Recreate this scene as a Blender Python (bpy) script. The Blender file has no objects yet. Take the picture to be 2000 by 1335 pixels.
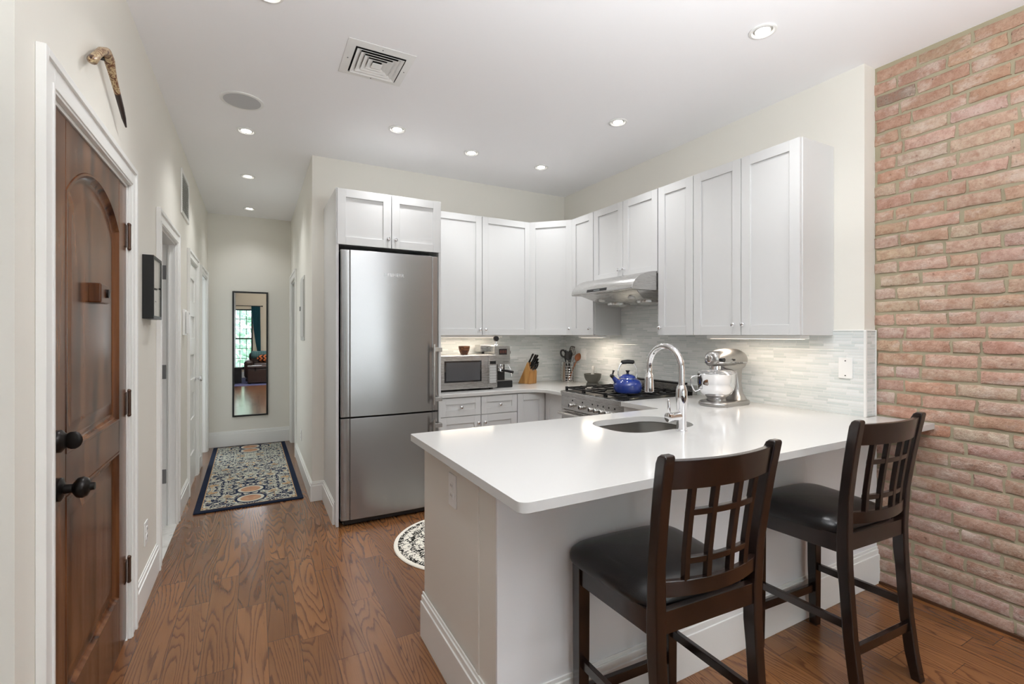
import bpy, bmesh, math, random
from mathutils import Vector, Matrix
random.seed(7)
SC = bpy.context.scene
COL = SC.collection
def S(r, g, b, a=1.0):
    f = lambda v: ((v/255.0)/12.92 if v/255.0 <= .04045 else ((v/255.0+.055)/1.055)**2.4)
    return (f(r), f(g), f(b), a)

# ------------------------------------------------------------------ camera
cam_d = bpy.data.cameras.new('camera'); cam = bpy.data.objects.new('camera', cam_d); COL.objects.link(cam)
cam.location = (0, 0, 1.36)
cam.rotation_euler = (math.pi/2, 0, -0.4972)
cam_d.sensor_width = 36; cam_d.lens = 926.5/2000*36; cam_d.shift_y = -13.2/2000
cam_d.clip_start = .02
SC.camera = cam

# ------------------------------------------------------------------ light, exposure
SC.view_settings.view_transform = 'Standard'; SC.view_settings.look = 'None'
SC.view_settings.gamma = 1.0; SC.view_settings.use_curve_mapping = False
SC.view_settings.exposure = 0.27
w = bpy.data.worlds.new('sky'); SC.world = w; w.use_nodes = True
w.node_tree.nodes['Background'].inputs[0].default_value = (.86, .95, 1, 1)
w.node_tree.nodes['Background'].inputs[1].default_value = 3.2
SC.cycles.max_bounces = 10; SC.cycles.diffuse_bounces = 6; SC.cycles.glossy_bounces = 5
SC.cycles.sample_clamp_indirect = 6.0
SPOT_W = 15.5; WINDOW_FILL_W = 13.0; UNDER_W = 1.15; BOUNCE_FILL_W = 84.0
def area(name, loc, rot, sx, sy, power, col=(1, 1, 1)):
    d = bpy.data.lights.new(name, 'AREA'); d.shape = 'RECTANGLE'; d.size = sx; d.size_y = sy; d.energy = power; d.color = col
    o = bpy.data.objects.new(name, d); COL.objects.link(o); o.location = loc; o.rotation_euler = rot
    return o
# added area light outside the unseen wide window, filling the living room
area('added_window_fill', (1.75, -4.3, 1.45), (math.pi/2, 0, 0), 1.9, 2.0, WINDOW_FILL_W, (.93, .97, 1))

# added upward area light brightening the ceiling, in place of a bounced flash
area('ceiling_bounce_fill', (.95, -.15, 1.85), (math.pi, 0, 0), .5, .5, BOUNCE_FILL_W, (.95, .98, 1))

# ------------------------------------------------------------------ mesh helpers
class MB:
    def __init__(s): s.bm = bmesh.new(); s.vl = None
    def v(s, p): return s.bm.verts.new(p)
    def f(s, vs):
        try: return s.bm.faces.new(vs)
        except ValueError: return None
    def obox(s, o, U, V, W):
        o, U, V, W = Vector(o), Vector(U), Vector(V), Vector(W)
        c = [s.v(o+U*i+V*j+W*k) for k in (0, 1) for j in (0, 1) for i in (0, 1)]
        for q in ((0, 2, 3, 1), (4, 5, 7, 6), (0, 1, 5, 4), (2, 6, 7, 3), (0, 4, 6, 2), (1, 3, 7, 5)): s.f([c[i] for i in q])
        return s
    def box(s, x0, x1, y0, y1, z0, z1): return s.obox((x0, y0, z0), (x1-x0, 0, 0), (0, y1-y0, 0), (0, 0, z1-z0))
    def rings(s, rings, close=True, cap=True):
        for a, b in zip(rings, rings[1:]):
            n = len(a)
            for i in range(n if close else n-1): s.f([a[i], a[(i+1) % n], b[(i+1) % n], b[i]])
        if cap and close:
            s.f(list(reversed(rings[0]))); s.f(rings[-1])
        return s
    def tube(s, path, r, n=14, cap=True, squash=None):
        path = [Vector(p) for p in path]; rr = r if isinstance(r, (list, tuple)) else [r]*len(path)
        R = []; up = None
        for i, p in enumerate(path):
            t = (path[min(i+1, len(path)-1)]-path[max(i-1, 0)])
            if t.length < 1e-9: t = Vector((0, 0, 1))
            t.normalize()
            if up is None:
                up = Vector((0, 0, 1)) if abs(t.z) < .9 else Vector((0, 1, 0))
            a = t.cross(up)
            if a.length < 1e-4: a = t.cross(Vector((1, 0, 0)))
            a.normalize(); b = a.cross(t).normalized(); up = b
            R.append([s.v(p+(a*math.cos(2*math.pi*k/n)+b*math.sin(2*math.pi*k/n)*(squash or 1))*rr[i]) for k in range(n)])
        return s.rings(R, True, cap)
    def lathe(s, prof, c=(0, 0, 0), n=36, cap=True):
        R = [[s.v((c[0]+r*math.cos(2*math.pi*k/n), c[1]+r*math.sin(2*math.pi*k/n), c[2]+z)) for k in range(n)] for r, z in prof]
        return s.rings(R, True, cap)
    def prism(s, poly, fn, t0, t1):
        a = [s.v(fn(u, v, t0)) for u, v in poly]; b = [s.v(fn(u, v, t1)) for u, v in poly]
        return s.rings([a, b])
    def sweep(s, secs):
        R = []
        for p, a, b in secs:
            p, a, b = Vector(p), Vector(a), Vector(b)
            R.append([s.v(p-a-b), s.v(p+a-b), s.v(p+a+b), s.v(p-a+b)])
        return s.rings(R)
    def ball(s, c, r, sc=(1, 1, 1), n=18, m=10):
        R = []
        for j in range(1, m):
            t = math.pi*j/m
            R.append([s.v((c[0]+sc[0]*r*math.sin(t)*math.cos(2*math.pi*k/n), c[1]+sc[1]*r*math.sin(t)*math.sin(2*math.pi*k/n), c[2]-sc[2]*r*math.cos(t))) for k in range(n)])
        return s.rings(R)
    def build(s, name, mat, parent=None, bevel=0, smooth=40, world=True, seg=2, kind=None):
        bm = s.bm
        bmesh.ops.recalc_face_normals(bm, faces=bm.faces[:])
        if parent is not None and world:
            r = parent
            while r.parent: r = r.parent
            mt = Matrix.Translation(r.location) @ Matrix.Rotation(r.rotation_euler.z, 4, 'Z')
            bmesh.ops.transform(bm, matrix=mt.inverted(), verts=bm.verts[:])
        me = bpy.data.meshes.new(name); bm.to_mesh(me); bm.free()
        o = bpy.data.objects.new(name, me); COL.objects.link(o)
        for m in (mat if isinstance(mat, (list, tuple)) else [mat]): me.materials.append(m)
        if parent is not None: o.parent = parent
        if smooth:
            me.shade_smooth(); me.set_sharp_from_angle(angle=math.radians(smooth))
        if bevel:
            b = o.modifiers.new('edge', 'BEVEL'); b.width = bevel; b.segments = seg; b.limit_method = 'ANGLE'; b.angle_limit = math.radians(40)
            b.harden_normals = bool(smooth)
        if kind: o['kind'] = kind
        return o
def tag(o, label, cat, group=None):
    o['label'] = label; o['category'] = cat
    if group: o['group'] = group
    return o
def thing(name, label, cat, loc=(0, 0, 0), rot=0, group=None):
    o = bpy.data.objects.new(name, None); COL.objects.link(o); o.empty_display_size = .05
    o.location = loc; o.rotation_euler = (0, 0, rot)
    return tag(o, label, cat, group)
def struct(name, mb, mat, bevel=0, parent=None, **k): return mb.build(name, mat, parent, bevel, kind='structure', **k)
def copy_tree(o, parent=None):
    c = o.copy(); COL.objects.link(c)
    if parent: c.parent = parent
    for ch in list(o.children): copy_tree(ch, c)
    return c
def arc(cx, cy, r, a0, a1, n): return [(cx+r*math.cos(math.radians(a0+(a1-a0)*i/n)), cy+r*math.sin(math.radians(a0+(a1-a0)*i/n))) for i in range(n+1)]

# ------------------------------------------------------------------ materials
class NT:
    def __init__(s, name):
        s.m = bpy.data.materials.new(name); s.m.use_nodes = True; s.t = s.m.node_tree
        s.b = s.t.nodes['Principled BSDF']
    def n(s, kind, **k):
        nd = s.t.nodes.new(kind)
        for a, b in k.items(): setattr(nd, a, b)
        return nd
    def l(s, a, b): s.t.links.new(a, b)
    def inp(s, sock, v):
        if isinstance(v, bpy.types.NodeSocket): s.l(v, sock)
        else: sock.default_value = v
    def math(s, op, a, b=None, c=None, clamp=False):
        nd = s.n('ShaderNodeMath', operation=op, use_clamp=clamp)
        for i, v in enumerate((a, b, c)):
            if v is not None: s.inp(nd.inputs[i], v)
        return nd.outputs[0]
    def coord(s, out='Object'): return s.n('ShaderNodeTexCoord').outputs[out]
    def sep(s, v):
        nd = s.n('ShaderNodeSeparateXYZ'); s.l(v, nd.inputs[0]); return nd.outputs
    def comb(s, x, y, z=0.0):
        nd = s.n('ShaderNodeCombineXYZ')
        for i, v in enumerate((x, y, z)): s.inp(nd.inputs[i], v)
        return nd.outputs[0]
    def noise(s, v, scale, detail=2.0, rough=.5, dist=0.0, out=0):
        nd = s.n('ShaderNodeTexNoise'); s.l(v, nd.inputs['Vector'])
        nd.inputs['Scale'].default_value = scale; nd.inputs['Detail'].default_value = detail
        nd.inputs['Roughness'].default_value = rough; nd.inputs['Distortion'].default_value = dist
        return nd.outputs[out]
    def white(s, v, out='Value', dim='3D'):
        nd = s.n('ShaderNodeTexWhiteNoise', noise_dimensions=dim)
        s.inp(nd.inputs['W'] if dim == '1D' else nd.inputs['Vector'], v); return nd.outputs[out]
    def mapv(s, v, scale):
        nd = s.n('ShaderNodeMapping'); s.l(v, nd.inputs[0]); nd.inputs['Scale'].default_value = scale; return nd.outputs[0]
    def ramp(s, f, stops, interp='LINEAR'):
        nd = s.n('ShaderNodeValToRGB'); s.l(f, nd.inputs[0]); r = nd.color_ramp; r.interpolation = interp
        while len(r.elements) < len(stops): r.elements.new(.5)
        for e, (p, c) in zip(r.elements, stops): e.position = p; e.color = c if len(c) == 4 else (*c, 1)
        return nd.outputs[0]
    def mix(s, f, a, b, mode='MIX'):
        nd = s.n('ShaderNodeMix', data_type='RGBA', blend_type=mode)
        s.inp(nd.inputs[0], f); s.inp(nd.inputs[6], a); s.inp(nd.inputs[7], b); return nd.outputs[2]
    def bump(s, h, strength=.2, dist=.002):
        nd = s.n('ShaderNodeBump'); s.l(h, nd.inputs['Height']); nd.inputs['Strength'].default_value = strength; nd.inputs['Distance'].default_value = dist
        s.l(nd.outputs[0], s.b.inputs['Normal']); return nd
    def set(s, col=None, rough=None, metal=None, **k):
        if col is not None: s.inp(s.b.inputs['Base Color'], col)
        if rough is not None: s.inp(s.b.inputs['Roughness'], rough)
        if metal is not None: s.inp(s.b.inputs['Metallic'], metal)
        for a, b in k.items(): s.inp(s.b.inputs[a.replace('_', ' ')], b)
        return s.m
MATS = {}
def simple(name, col, rough=.5, metal=0.0, bump=None, var=0.0, **k):
    if name in MATS: return MATS[name]
    t = NT(name); c = t.coord()
    cc = col
    if var:
        n = t.noise(c, 3.0, 3)
        cc = t.mix(t.math('MULTIPLY', n, var), col, tuple(v*.7 for v in col[:3])+(1,))
    t.set(cc, rough, metal, **k)
    if bump: t.bump(t.noise(c, bump[0], 3), bump[1], .002)
    MATS[name] = t.m
    return t.m
def glow(name, col, strength):
    t = NT(name); t.set((1, 1, 1, 1), .5); t.b.inputs['Emission Color'].default_value = col; t.b.inputs['Emission Strength'].default_value = strength
    return t.m
WALL = simple('wall_paint', S(233, 230, 221), .55, bump=(180, .06))
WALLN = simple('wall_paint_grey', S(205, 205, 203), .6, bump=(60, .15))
PLAST = simple('old_grey_plaster', S(182, 182, 180), .65, bump=(30, .3), var=.25)
CEIL = simple('ceiling_paint', S(250, 250, 252), .7, bump=(150, .04))
TRIM = simple('trim_white', S(240, 240, 237), .32, bump=(40, .03))
CAB = simple('cabinet_white', S(214, 214, 213), .3)
PEN = simple('peninsula_paint', S(226, 223, 215), .38, bump=(30, .03))
PENF = simple('peninsula_front_paint', S(234, 235, 236), .38, bump=(30, .03))
QUARTZ = simple('white_quartz', S(206, 205, 202), .13, var=.06)
CHROME = simple('chrome', (.86, .86, .88, 1), .06, 1.0)
NICKEL = simple('satin_nickel', (.62, .61, .59, 1), .25, 1.0)
BLACKM = simple('black_bronze', S(30, 26, 24), .32, .6)
BLACKP = simple('black_plastic', S(22, 22, 23), .35)
DARK = simple('dark_void', S(14, 14, 14), .8)
WHITEP = simple('white_plastic', S(238, 238, 236), .3)
GREYP = simple('grey_plastic', S(120, 121, 122), .4)
IRON = simple('cast_iron', S(26, 26, 27), .5, .3, bump=(90, .2))
MIRROR = simple('mirror_glass', (.93, .94, .94, 1), .004, 1.0)
GLASSB = simple('dark_glass', S(22, 22, 24), .05, Specular_IOR_Level=.8)
def steel(name, axis=(1, 1, 1), rough=.27, col=(.58, .575, .565, 1), bs=.05, aniso=0.0, amp=.08):
    t = NT(name); c = t.coord(); n = t.noise(t.mapv(c, axis), 1.0, 3, .6)
    t.set(col, t.math('ADD', t.math('MULTIPLY', n, amp), rough-amp/2), 1.0)
    if aniso:
        t.b.inputs['Anisotropic'].default_value = aniso
        t.b.inputs['Anisotropic Rotation'].default_value = .25
        tg = t.n('ShaderNodeTangent', direction_type='RADIAL', axis='Z'); t.l(tg.outputs[0], t.b.inputs['Tangent'])
    if bs: t.bump(n, bs, .002)
    return t.m
STEELV = steel('brushed_steel_fridge', (1.2, 1.2, 300), .26, (.37, .365, .36, 1), .0, .85, .03)
STEELH = steel('brushed_steel', (14, 14, 700), .27, (.54, .53, .515, 1), .006, 0.0, .05)
STEELS = steel('sink_steel', (30, 30, 30), .3, (.45, .44, .42, 1))
MIXERM = steel('mixer_metallic', (40, 40, 40), .30, (.40, .385, .37, 1), .0)
def wood(name, c1, c2, c3, axis, rough=.25, scale=1.0, contour=8.0, coat=0.0):
    t = NT(name); c = t.coord()
    a = [9.0*scale, 9.0*scale, 9.0*scale]; a[axis] = .9*scale
    n = t.noise(t.mapv(c, a), 1.0, 2, .5, .4)
    b = [140*scale]*3; b[axis] = 5*scale
    p = t.noise(t.mapv(c, b), 1.0, 2, .6)
    ring = t.math('PINGPONG', t.math('MULTIPLY', n, contour), 1.0)
    col = t.ramp(ring, [(0, c3), (.35, c2), (1, c1)])
    col = t.mix(t.math('MULTIPLY', p, .45), col, c3)
    t.set(col, rough, 0.0, Coat_Weight=coat, Coat_Roughness=.12)
    t.bump(p, .06, .001); return t.m
MAHOG = wood('mahogany', S(130, 84, 50), S(96, 57, 33), S(56, 30, 17), 2, .24, 1.7, 3, 0.0)
MAHOG.node_tree.nodes['Principled BSDF'].inputs['Specular IOR Level'].default_value = .4
ESPR = wood('espresso_wood', S(38, 22, 16), S(28, 16, 12), S(16, 9, 7), 2, .26, 1.2, 5, .3)
BLOCKW = wood('beech_block', S(205, 160, 100), S(190, 142, 84), S(160, 112, 62), 2, .4, 2, 4)
BOWLW = wood('bowl_wood', S(150, 96, 56), S(118, 68, 36), S(70, 38, 20), 0, .35, 4, 4)
SPOONW = wood('spoon_wood', S(176, 112, 66), S(150, 90, 50), S(120, 68, 36), 2, .5, 3, 4)
LEATHER = simple('black_leather', S(24, 23, 23), .3, bump=(260, .16))
BROWNL = simple('brown_leather', S(50, 34, 28), .35, bump=(60, .3))
STONE = simple('dark_granite', S(78, 77, 70), .6, bump=(120, .5), var=.9)
STONEL = simple('pale_stone', S(176, 176, 172), .6, bump=(120, .3), var=.5)
BLUE = simple('blue_enamel', S(28, 52, 128), .07, Coat_Weight=.6)

def floor_mat():
    t = NT('oak_floor'); o = t.coord(); x, y, z = t.sep(o)
    px = t.math('MULTIPLY', t.math('ADD', x, .075), 1/.127); pid = t.math('FLOOR', px); fx = t.math('FRACT', px)
    r1 = t.white(pid, dim='1D')
    py = t.math('MULTIPLY', t.math('ADD', y, t.math('MULTIPLY', r1, 7.0)), 1/.85); rid = t.math('FLOOR', py); fy = t.math('FRACT', py)
    h = t.white(t.comb(pid, rid, 0.0)); h2 = t.white(t.comb(pid, rid, 5.0))
    gv = t.comb(t.math('MULTIPLY', x, 5.0), t.math('MULTIPLY', y, .50), t.math('MULTIPLY', h, 40.0))
    n = t.noise(gv, 1.0, 2.0, .42, .12)
    freq = t.math('ADD', t.math('MULTIPLY', h2, 26.0), 28.0)
    fib = t.noise(t.comb(t.math('MULTIPLY', x, 170.0), t.math('MULTIPLY', y, 11.0), t.math('MULTIPLY', h, 9.0)), 1.0, 3, .65)
    ring = t.math('FRACT', t.math('ADD', t.math('MULTIPLY', n, freq), t.math('MULTIPLY', fib, .55)))
    line = t.ramp(ring, [(0, (0, 0, 0)), (.08, (1, 1, 1)), (.2, (.8, .8, .8)), (.36, (.18, .18, .18)), (.7, (0, 0, 0)), (1, (0, 0, 0))])
    pores = t.noise(t.comb(t.math('MULTIPLY', x, 260.0), t.math('MULTIPLY', y, 9.0), h), 1.0, 2, .6)
    base = t.ramp(h, [(0, S(108, 71, 41)), (.3, S(130, 87, 51)), (.65, S(142, 96, 57)), (1, S(120, 78, 45))])
    base = t.mix(t.math('MULTIPLY', pores, .35), base, S(92, 52, 28))
    col = t.mix(t.math('MULTIPLY', line, .78), base, S(76, 44, 26))
    ex = t.math('MINIMUM', fx, t.math('SUBTRACT', 1.0, fx)); ey = t.math('MULTIPLY', t.math('MINIMUM', fy, t.math('SUBTRACT', 1.0, fy)), 6.0)
    seam = t.math('LESS_THAN', t.math('MINIMUM', ex, ey), .010)
    col = t.mix(t.math('MULTIPLY', seam, .6), col, S(46, 26, 16))
    t.set(col, t.math('ADD', t.math('MULTIPLY', pores, .10), .17), 0.0, Coat_Weight=.25, Coat_Roughness=.1)
    t.bump(t.math('ADD', t.math('MULTIPLY', line, -.5), t.noise(o, 9.0, 2)), .10, .003)
    return t.m
FLOOR = floor_mat()
def tile_mat():
    t = NT('glass_mosaic'); o = t.coord(); x, y, z = t.sep(o)
    u = t.math('ADD', x, y); r = t.math('MULTIPLY', z, 1/.0158); rid = t.math('FLOOR', r); fr = t.math('FRACT', r)
    hr = t.white(rid, dim='1D')
    L = t.math('ADD', t.math('MULTIPLY', t.white(t.math('ADD', rid, 77.0), dim='1D'), .07), .07)
    q = t.math('ADD', t.math('DIVIDE', u, L), t.math('MULTIPLY', hr, 13.0)); qid = t.math('FLOOR', q); fq = t.math('FRACT', q)
    h = t.white(t.comb(rid, qid, 3.0))
    col = t.ramp(h, [(0, S(206, 213, 211)), (.4, S(217, 222, 220)), (.75, S(227, 230, 229)), (1, S(235, 238, 237))])
    er = t.math('MULTIPLY', t.math('MINIMUM', fr, t.math('SUBTRACT', 1.0, fr)), .0158)
    eq = t.math('MULTIPLY', t.math('MINIMUM', fq, t.math('SUBTRACT', 1.0, fq)), L)
    e = t.math('MINIMUM', er, eq); g = t.math('LESS_THAN', e, .0011)
    col = t.mix(g, col, S(226, 227, 224))
    t.set(col, t.math('ADD', t.math('MULTIPLY', g, .5), .1), 0.0)
    hh = t.math('ADD', t.math('MINIMUM', t.math('MULTIPLY', e, 300.0), 1.0), t.math('MULTIPLY', h, .5))
    t.bump(hh, .35, .0015); return t.m
TILE = tile_mat()
def brick_mat():
    t = NT('old_brick'); o = t.coord()
    a = t.n('ShaderNodeVertexColor', layer_name='tint').outputs[0]
    n1 = t.noise(o, 16.0, 4, .6); n2 = t.noise(o, 60.0, 4, .65); n3 = t.noise(t.mapv(o, (1, 1, 1.6)), 7.0, 5, .7)
    wsh = t.ramp(n3, [(.52, (0, 0, 0)), (.66, (1, 1, 1))])
    n4 = t.noise(o, 34.0, 5, .75)
    a = t.mix(.48, a, S(196, 180, 162))
    a = t.mix(t.ramp(n4, [(.35, (.5, .5, .5)), (.6, (0, 0, 0))]), a, S(150, 104, 84))
    c = t.mix(t.math('MULTIPLY', wsh, .55), a, S(214, 200, 188))
    c = t.mix(t.ramp(n1, [(.54, (0, 0, 0)), (.75, (.5, .5, .5))]), c, S(150, 98, 76))
    c = t.mix(t.ramp(n2, [(.62, (0, 0, 0)), (.74, (.7, .7, .7))]), c, S(70, 48, 40))
    t.set(c, .85, 0.0, Specular_IOR_Level=.25)
    t.bump(t.math('ADD', t.math('ADD', n2, n1), n4), .9, .007); return t.m
BRICK = brick_mat()
MORTAR = simple('mortar', S(172, 163, 138), .9, bump=(90, .6), var=.5, Specular_IOR_Level=.2)
def rug_mat():
    t = NT('rug_pattern'); o = t.coord('Object'); x, y, z = t.sep(o)
    ax = t.math('ABSOLUTE', x); ay = t.math('PINGPONG', t.math('ADD', y, 3.0), 1.2)
    v = t.comb(ax, ay, 0.0)
    n = t.noise(v, 19.0, 1.5, .5, 1.8); n2 = t.noise(v, 5.0, 1.0); n3 = t.noise(t.comb(ay, ax, 4.0), 15.0, 1.0, .5, .6)
    navy, cream, tan, sage = S(40, 50, 74), S(206, 202, 186), S(184, 152, 116), S(140, 150, 142)
    c = t.ramp(t.math('PINGPONG', t.math('MULTIPLY', n, 5.0), 1.0), [(0, navy), (.38, navy), (.42, cream), (.80, cream), (.84, sage)], 'CONSTANT')
    c = t.mix(t.math('GREATER_THAN', n3, .64), c, tan)
    for yy in (-1.0, -.74, .86, 1.06):
        d = t.math('ADD', t.math('POWER', t.math('DIVIDE', x, .085), 2.0), t.math('POWER', t.math('DIVIDE', t.math('SUBTRACT', y, yy), .085), 2.0))
        c = t.mix(t.math('LESS_THAN', d, 1.9), c, navy)
        c = t.mix(t.math('LESS_THAN', d, 1.35), c, cream); c = t.mix(t.math('LESS_THAN', d, .8), c, t.mix(n3, S(206, 166, 136), S(160, 112, 88)))
    e = t.math('MINIMUM', t.math('SUBTRACT', .385, ax), t.math('SUBTRACT', 1.2, t.math('ABSOLUTE', y)))
    c = t.mix(t.math('LESS_THAN', e, .052), c, tan); c = t.mix(t.math('LESS_THAN', e, .045), c, S(36, 44, 62))
    t.set(c, .95, 0.0, Specular_IOR_Level=.1); t.bump(t.noise(o, 260.0, 2), .5, .003); return t.m
RUG = rug_mat()
def mat_mat():
    t = NT('round_mat_pattern'); o = t.coord(); x, y, z = t.sep(o)
    r = t.math('SQRT', t.math('ADD', t.math('MULTIPLY', x, x), t.math('MULTIPLY', y, y)))
    n = t.noise(o, 55.0, 3, .6, 1.2); ring = t.math('SINE', t.math('MULTIPLY', r, 70.0))
    k = t.math('ADD', n, t.math('MULTIPLY', ring, .06))
    c = t.ramp(k, [(0, S(34, 33, 30)), (.49, S(238, 233, 220))], 'CONSTANT')
    c = t.mix(t.math('GREATER_THAN', r, .43), c, S(238, 233, 220))
    t.set(c, .95, 0.0, Specular_IOR_Level=.1); return t.m
def marble_mat():
    t = NT('marble'); o = t.coord(); n = t.noise(o, 5.0, 5, .65, 1.0)
    t.set(t.ramp(n, [(.35, S(205, 203, 196)), (.55, S(232, 231, 226)), (.7, S(190, 188, 182))]), .2); return t.m
MARBLE = marble_mat()

# ------------------------------------------------------------------ room shell
XL, XH, XR, XB, YB, YE, H = -.498, .415, 2.915, 3.018, 4.202, 6.77, 2.836
YREAR = -4.0
struct('floor', MB().box(XL-.02, 3.2, YREAR-.1, 6.9, -.06, 0), FLOOR)
struct('floor_bathroom', MB().box(-2.2, XL-.021, 3.0, 5.0, -.06, .004), MARBLE)
struct('ceiling', MB().box(-.75, 3.2, YREAR-.1, 6.9, H, H+.1), CEIL)
LW = XL-.12
m = MB()
for a, b in ((1.545, 1.752), (2.686, 3.46), (4.14, 4.88), (5.50, 5.92), (6.55, 6.9)): m.box(LW, XL, a, b, 0, H)
for a, b, z in ((1.752, 2.686, 2.03), (3.46, 4.14, 2.015), (4.88, 5.50, 2.015), (5.92, 6.55, 2.015)): m.box(LW, XL, a, b, z, H)
struct('wall_left', m, WALL)
struct('wall_near_left', MB().box(LW-.03, XL-.03, YREAR, 1.545, 0, H), PLAST)
struct('wall_end', MB().box(-.75, 2.0, YE, YE+.12, 0, H), WALL)
m = MB(); m.box(XH, XH+.12, YB, 5.90, 0, H); m.box(XH, XH+.12, 6.60, YE, 0, H); m.box(XH, XH+.12, 5.90, 6.60, 2.015, H)
struct('wall_hall', m, WALL)
struct('wall_back', MB().box(XH+.12, 3.2, YB, YB+.12, 0, H), WALL)
struct('wall_right', MB().box(XR, XB+.03, 1.353, YB, 0, H), WALL)
m = MB(); m.box(-.75, -.60, YREAR-.12, YREAR, 0, H); m.box(-.05, .85, YREAR-.12, YREAR, 0, H); m.box(2.65, 3.2, YREAR-.12, YREAR, 0, H)
m.box(-.60, -.05, YREAR-.12, YREAR, 0, .30); m.box(-.60, -.05, YREAR-.12, YREAR, 2.20, H)
m.box(.85, 2.65, YREAR-.12, YREAR, 0, .45); m.box(.85, 2.65, YREAR-.12, YREAR, 2.40, H)
struct('wall_rear', m, simple('living_wall_paint', S(236, 222, 196), .6))
# rooms glimpsed through the open doorways
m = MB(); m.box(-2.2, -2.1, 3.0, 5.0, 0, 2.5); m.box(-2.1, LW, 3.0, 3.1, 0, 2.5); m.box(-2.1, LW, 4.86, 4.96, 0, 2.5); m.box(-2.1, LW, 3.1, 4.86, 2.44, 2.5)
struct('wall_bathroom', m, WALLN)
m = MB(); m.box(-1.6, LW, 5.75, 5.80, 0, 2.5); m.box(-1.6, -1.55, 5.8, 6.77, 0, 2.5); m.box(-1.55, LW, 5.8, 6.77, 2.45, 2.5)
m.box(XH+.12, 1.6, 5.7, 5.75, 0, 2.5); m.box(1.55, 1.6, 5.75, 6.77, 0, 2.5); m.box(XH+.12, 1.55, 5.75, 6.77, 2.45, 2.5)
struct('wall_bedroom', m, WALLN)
m = MB(); m.box(-1.6, XL-.02, 5.75, 6.77, -.06, 0); m.box(XH, 1.6, 5.7, 6.77, -.06, -.001); struct('floor_bedroom', m, FLOOR)

# exposed brick wall, every brick modelled
def brick_wall():
    mb = MB(); bm = mb.bm; lay = bm.loops.layers.float_color.new('tint'); rnd = random.Random(11)
    pal = [(206, 168, 146), (200, 158, 138), (194, 146, 122), (210, 178, 158), (188, 138, 118), (202, 164, 146), (214, 186, 168), (184, 130, 108), (200, 156, 130), (198, 160, 146), (208, 172, 156)]
    pitch = .0705; n = int(H/pitch)+1
    for k in range(n):
        z0 = k*pitch+.0065; z1 = min(z0+pitch-.0155, H-.004)
        if z1-z0 < .02: continue
        y = 1.352-(0 if k % 2 else .1)-rnd.uniform(0, .03)
        first = True
        while y > -1.2:
            L = rnd.choice([.2, .205, .21, .195, .2, .1]) if not first else rnd.uniform(.09, .2)
            if first and k % 2 == 0: y = 1.352; L = .1*rnd.uniform(.8, 1.2)
            first = False
            y1 = y; y0 = y-L; y = y0-.0125
            dx = rnd.uniform(-.003, .003)
            hi = z0 > 2.45
            p = rnd.choice(pal)
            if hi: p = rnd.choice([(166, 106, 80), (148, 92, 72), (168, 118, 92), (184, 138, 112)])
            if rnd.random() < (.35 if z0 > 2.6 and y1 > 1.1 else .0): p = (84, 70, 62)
            if rnd.random() < .05 and not hi: p = (204, 146, 108)
            if y1 > 1.2 and .7 < z0 < .95: p = rnd.choice([(198, 128, 84), (190, 130, 98)])
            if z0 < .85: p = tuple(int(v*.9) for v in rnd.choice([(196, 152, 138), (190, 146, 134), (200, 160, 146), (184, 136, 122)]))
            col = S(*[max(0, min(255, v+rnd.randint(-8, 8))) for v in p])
            ny, nz = 5, 3
            G = []
            for j in range(nz+1):
                row = []
                for i in range(ny+1):
                    e = i in (0, ny) or j in (0, nz)
                    yy = y0+(y1-y0)*[0, .06, .35, .65, .94, 1][i]; zz = z0+(z1-z0)*[0, .16, .84, 1][j]
                    if e: yy += rnd.uniform(-.0036, .0036); zz += rnd.uniform(-.0034, .0034)
                    xx = XB+dx+(rnd.uniform(.002, .006) if e else rnd.uniform(-.0016, .0016))
                    row.append(bm.verts.new((xx, yy, zz)))
                G.append(row)
            fs = []
            for j in range(nz):
                for i in range(ny): fs.append(bm.faces.new((G[j][i], G[j][i+1], G[j+1][i+1], G[j+1][i])))
            loop = G[0]+[r[-1] for r in G[1:]]+list(reversed(G[-1][:-1]))+[r[0] for r in reversed(G[1:-1])]
            back = [bm.verts.new((XB+.02, v.co.y, v.co.z)) for v in loop]
            for i in range(len(loop)): fs.append(bm.faces.new((loop[i], loop[(i+1) % len(loop)], back[(i+1) % len(loop)], back[i])))
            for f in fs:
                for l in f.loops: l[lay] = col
    nb = len(bm.faces)
    mb.box(XB+.0085, XB+.12, YREAR-.1, 1.353, 0, H)
    bm.faces.ensure_lookup_table()
    for f in bm.faces[nb:]: f.material_index = 1
    # uneven mortar skim in front of the first course
    return struct('wall_brick', mb, [BRICK, MORTAR], smooth=50)
brick_wall()

# mosaic backsplash
m = MB(); m.box(XR-.008, XR-.0002, 1.345, YB-.0005, .86, 1.383); m.box(XR-.008, XR-.0002, 2.50, 3.30, 1.383, 1.87)
m.box(1.29, XR-.008, YB-.008, YB-.0002, .86, 1.383); m.box(XR-.0002, XB-.001, 1.345, 1.3528, .9155, 1.383)
struct('wall_backsplash', m, TILE)
m = MB(); m.box(XR-.012, XR+.002, 1.340, 1.353, .915, 1.388); m.box(XR-.011, XR-.0002, 1.353, 2.0, 1.383, 1.39); m.box(XR+.002, XB-.001, 1.341, 1.353, 1.383, 1.389); m.box(XB-.007, XB-.001, 1.340, 1.3525, .915, 1.389)
struct('trim_backsplash', m, TRIM, .002)

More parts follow.
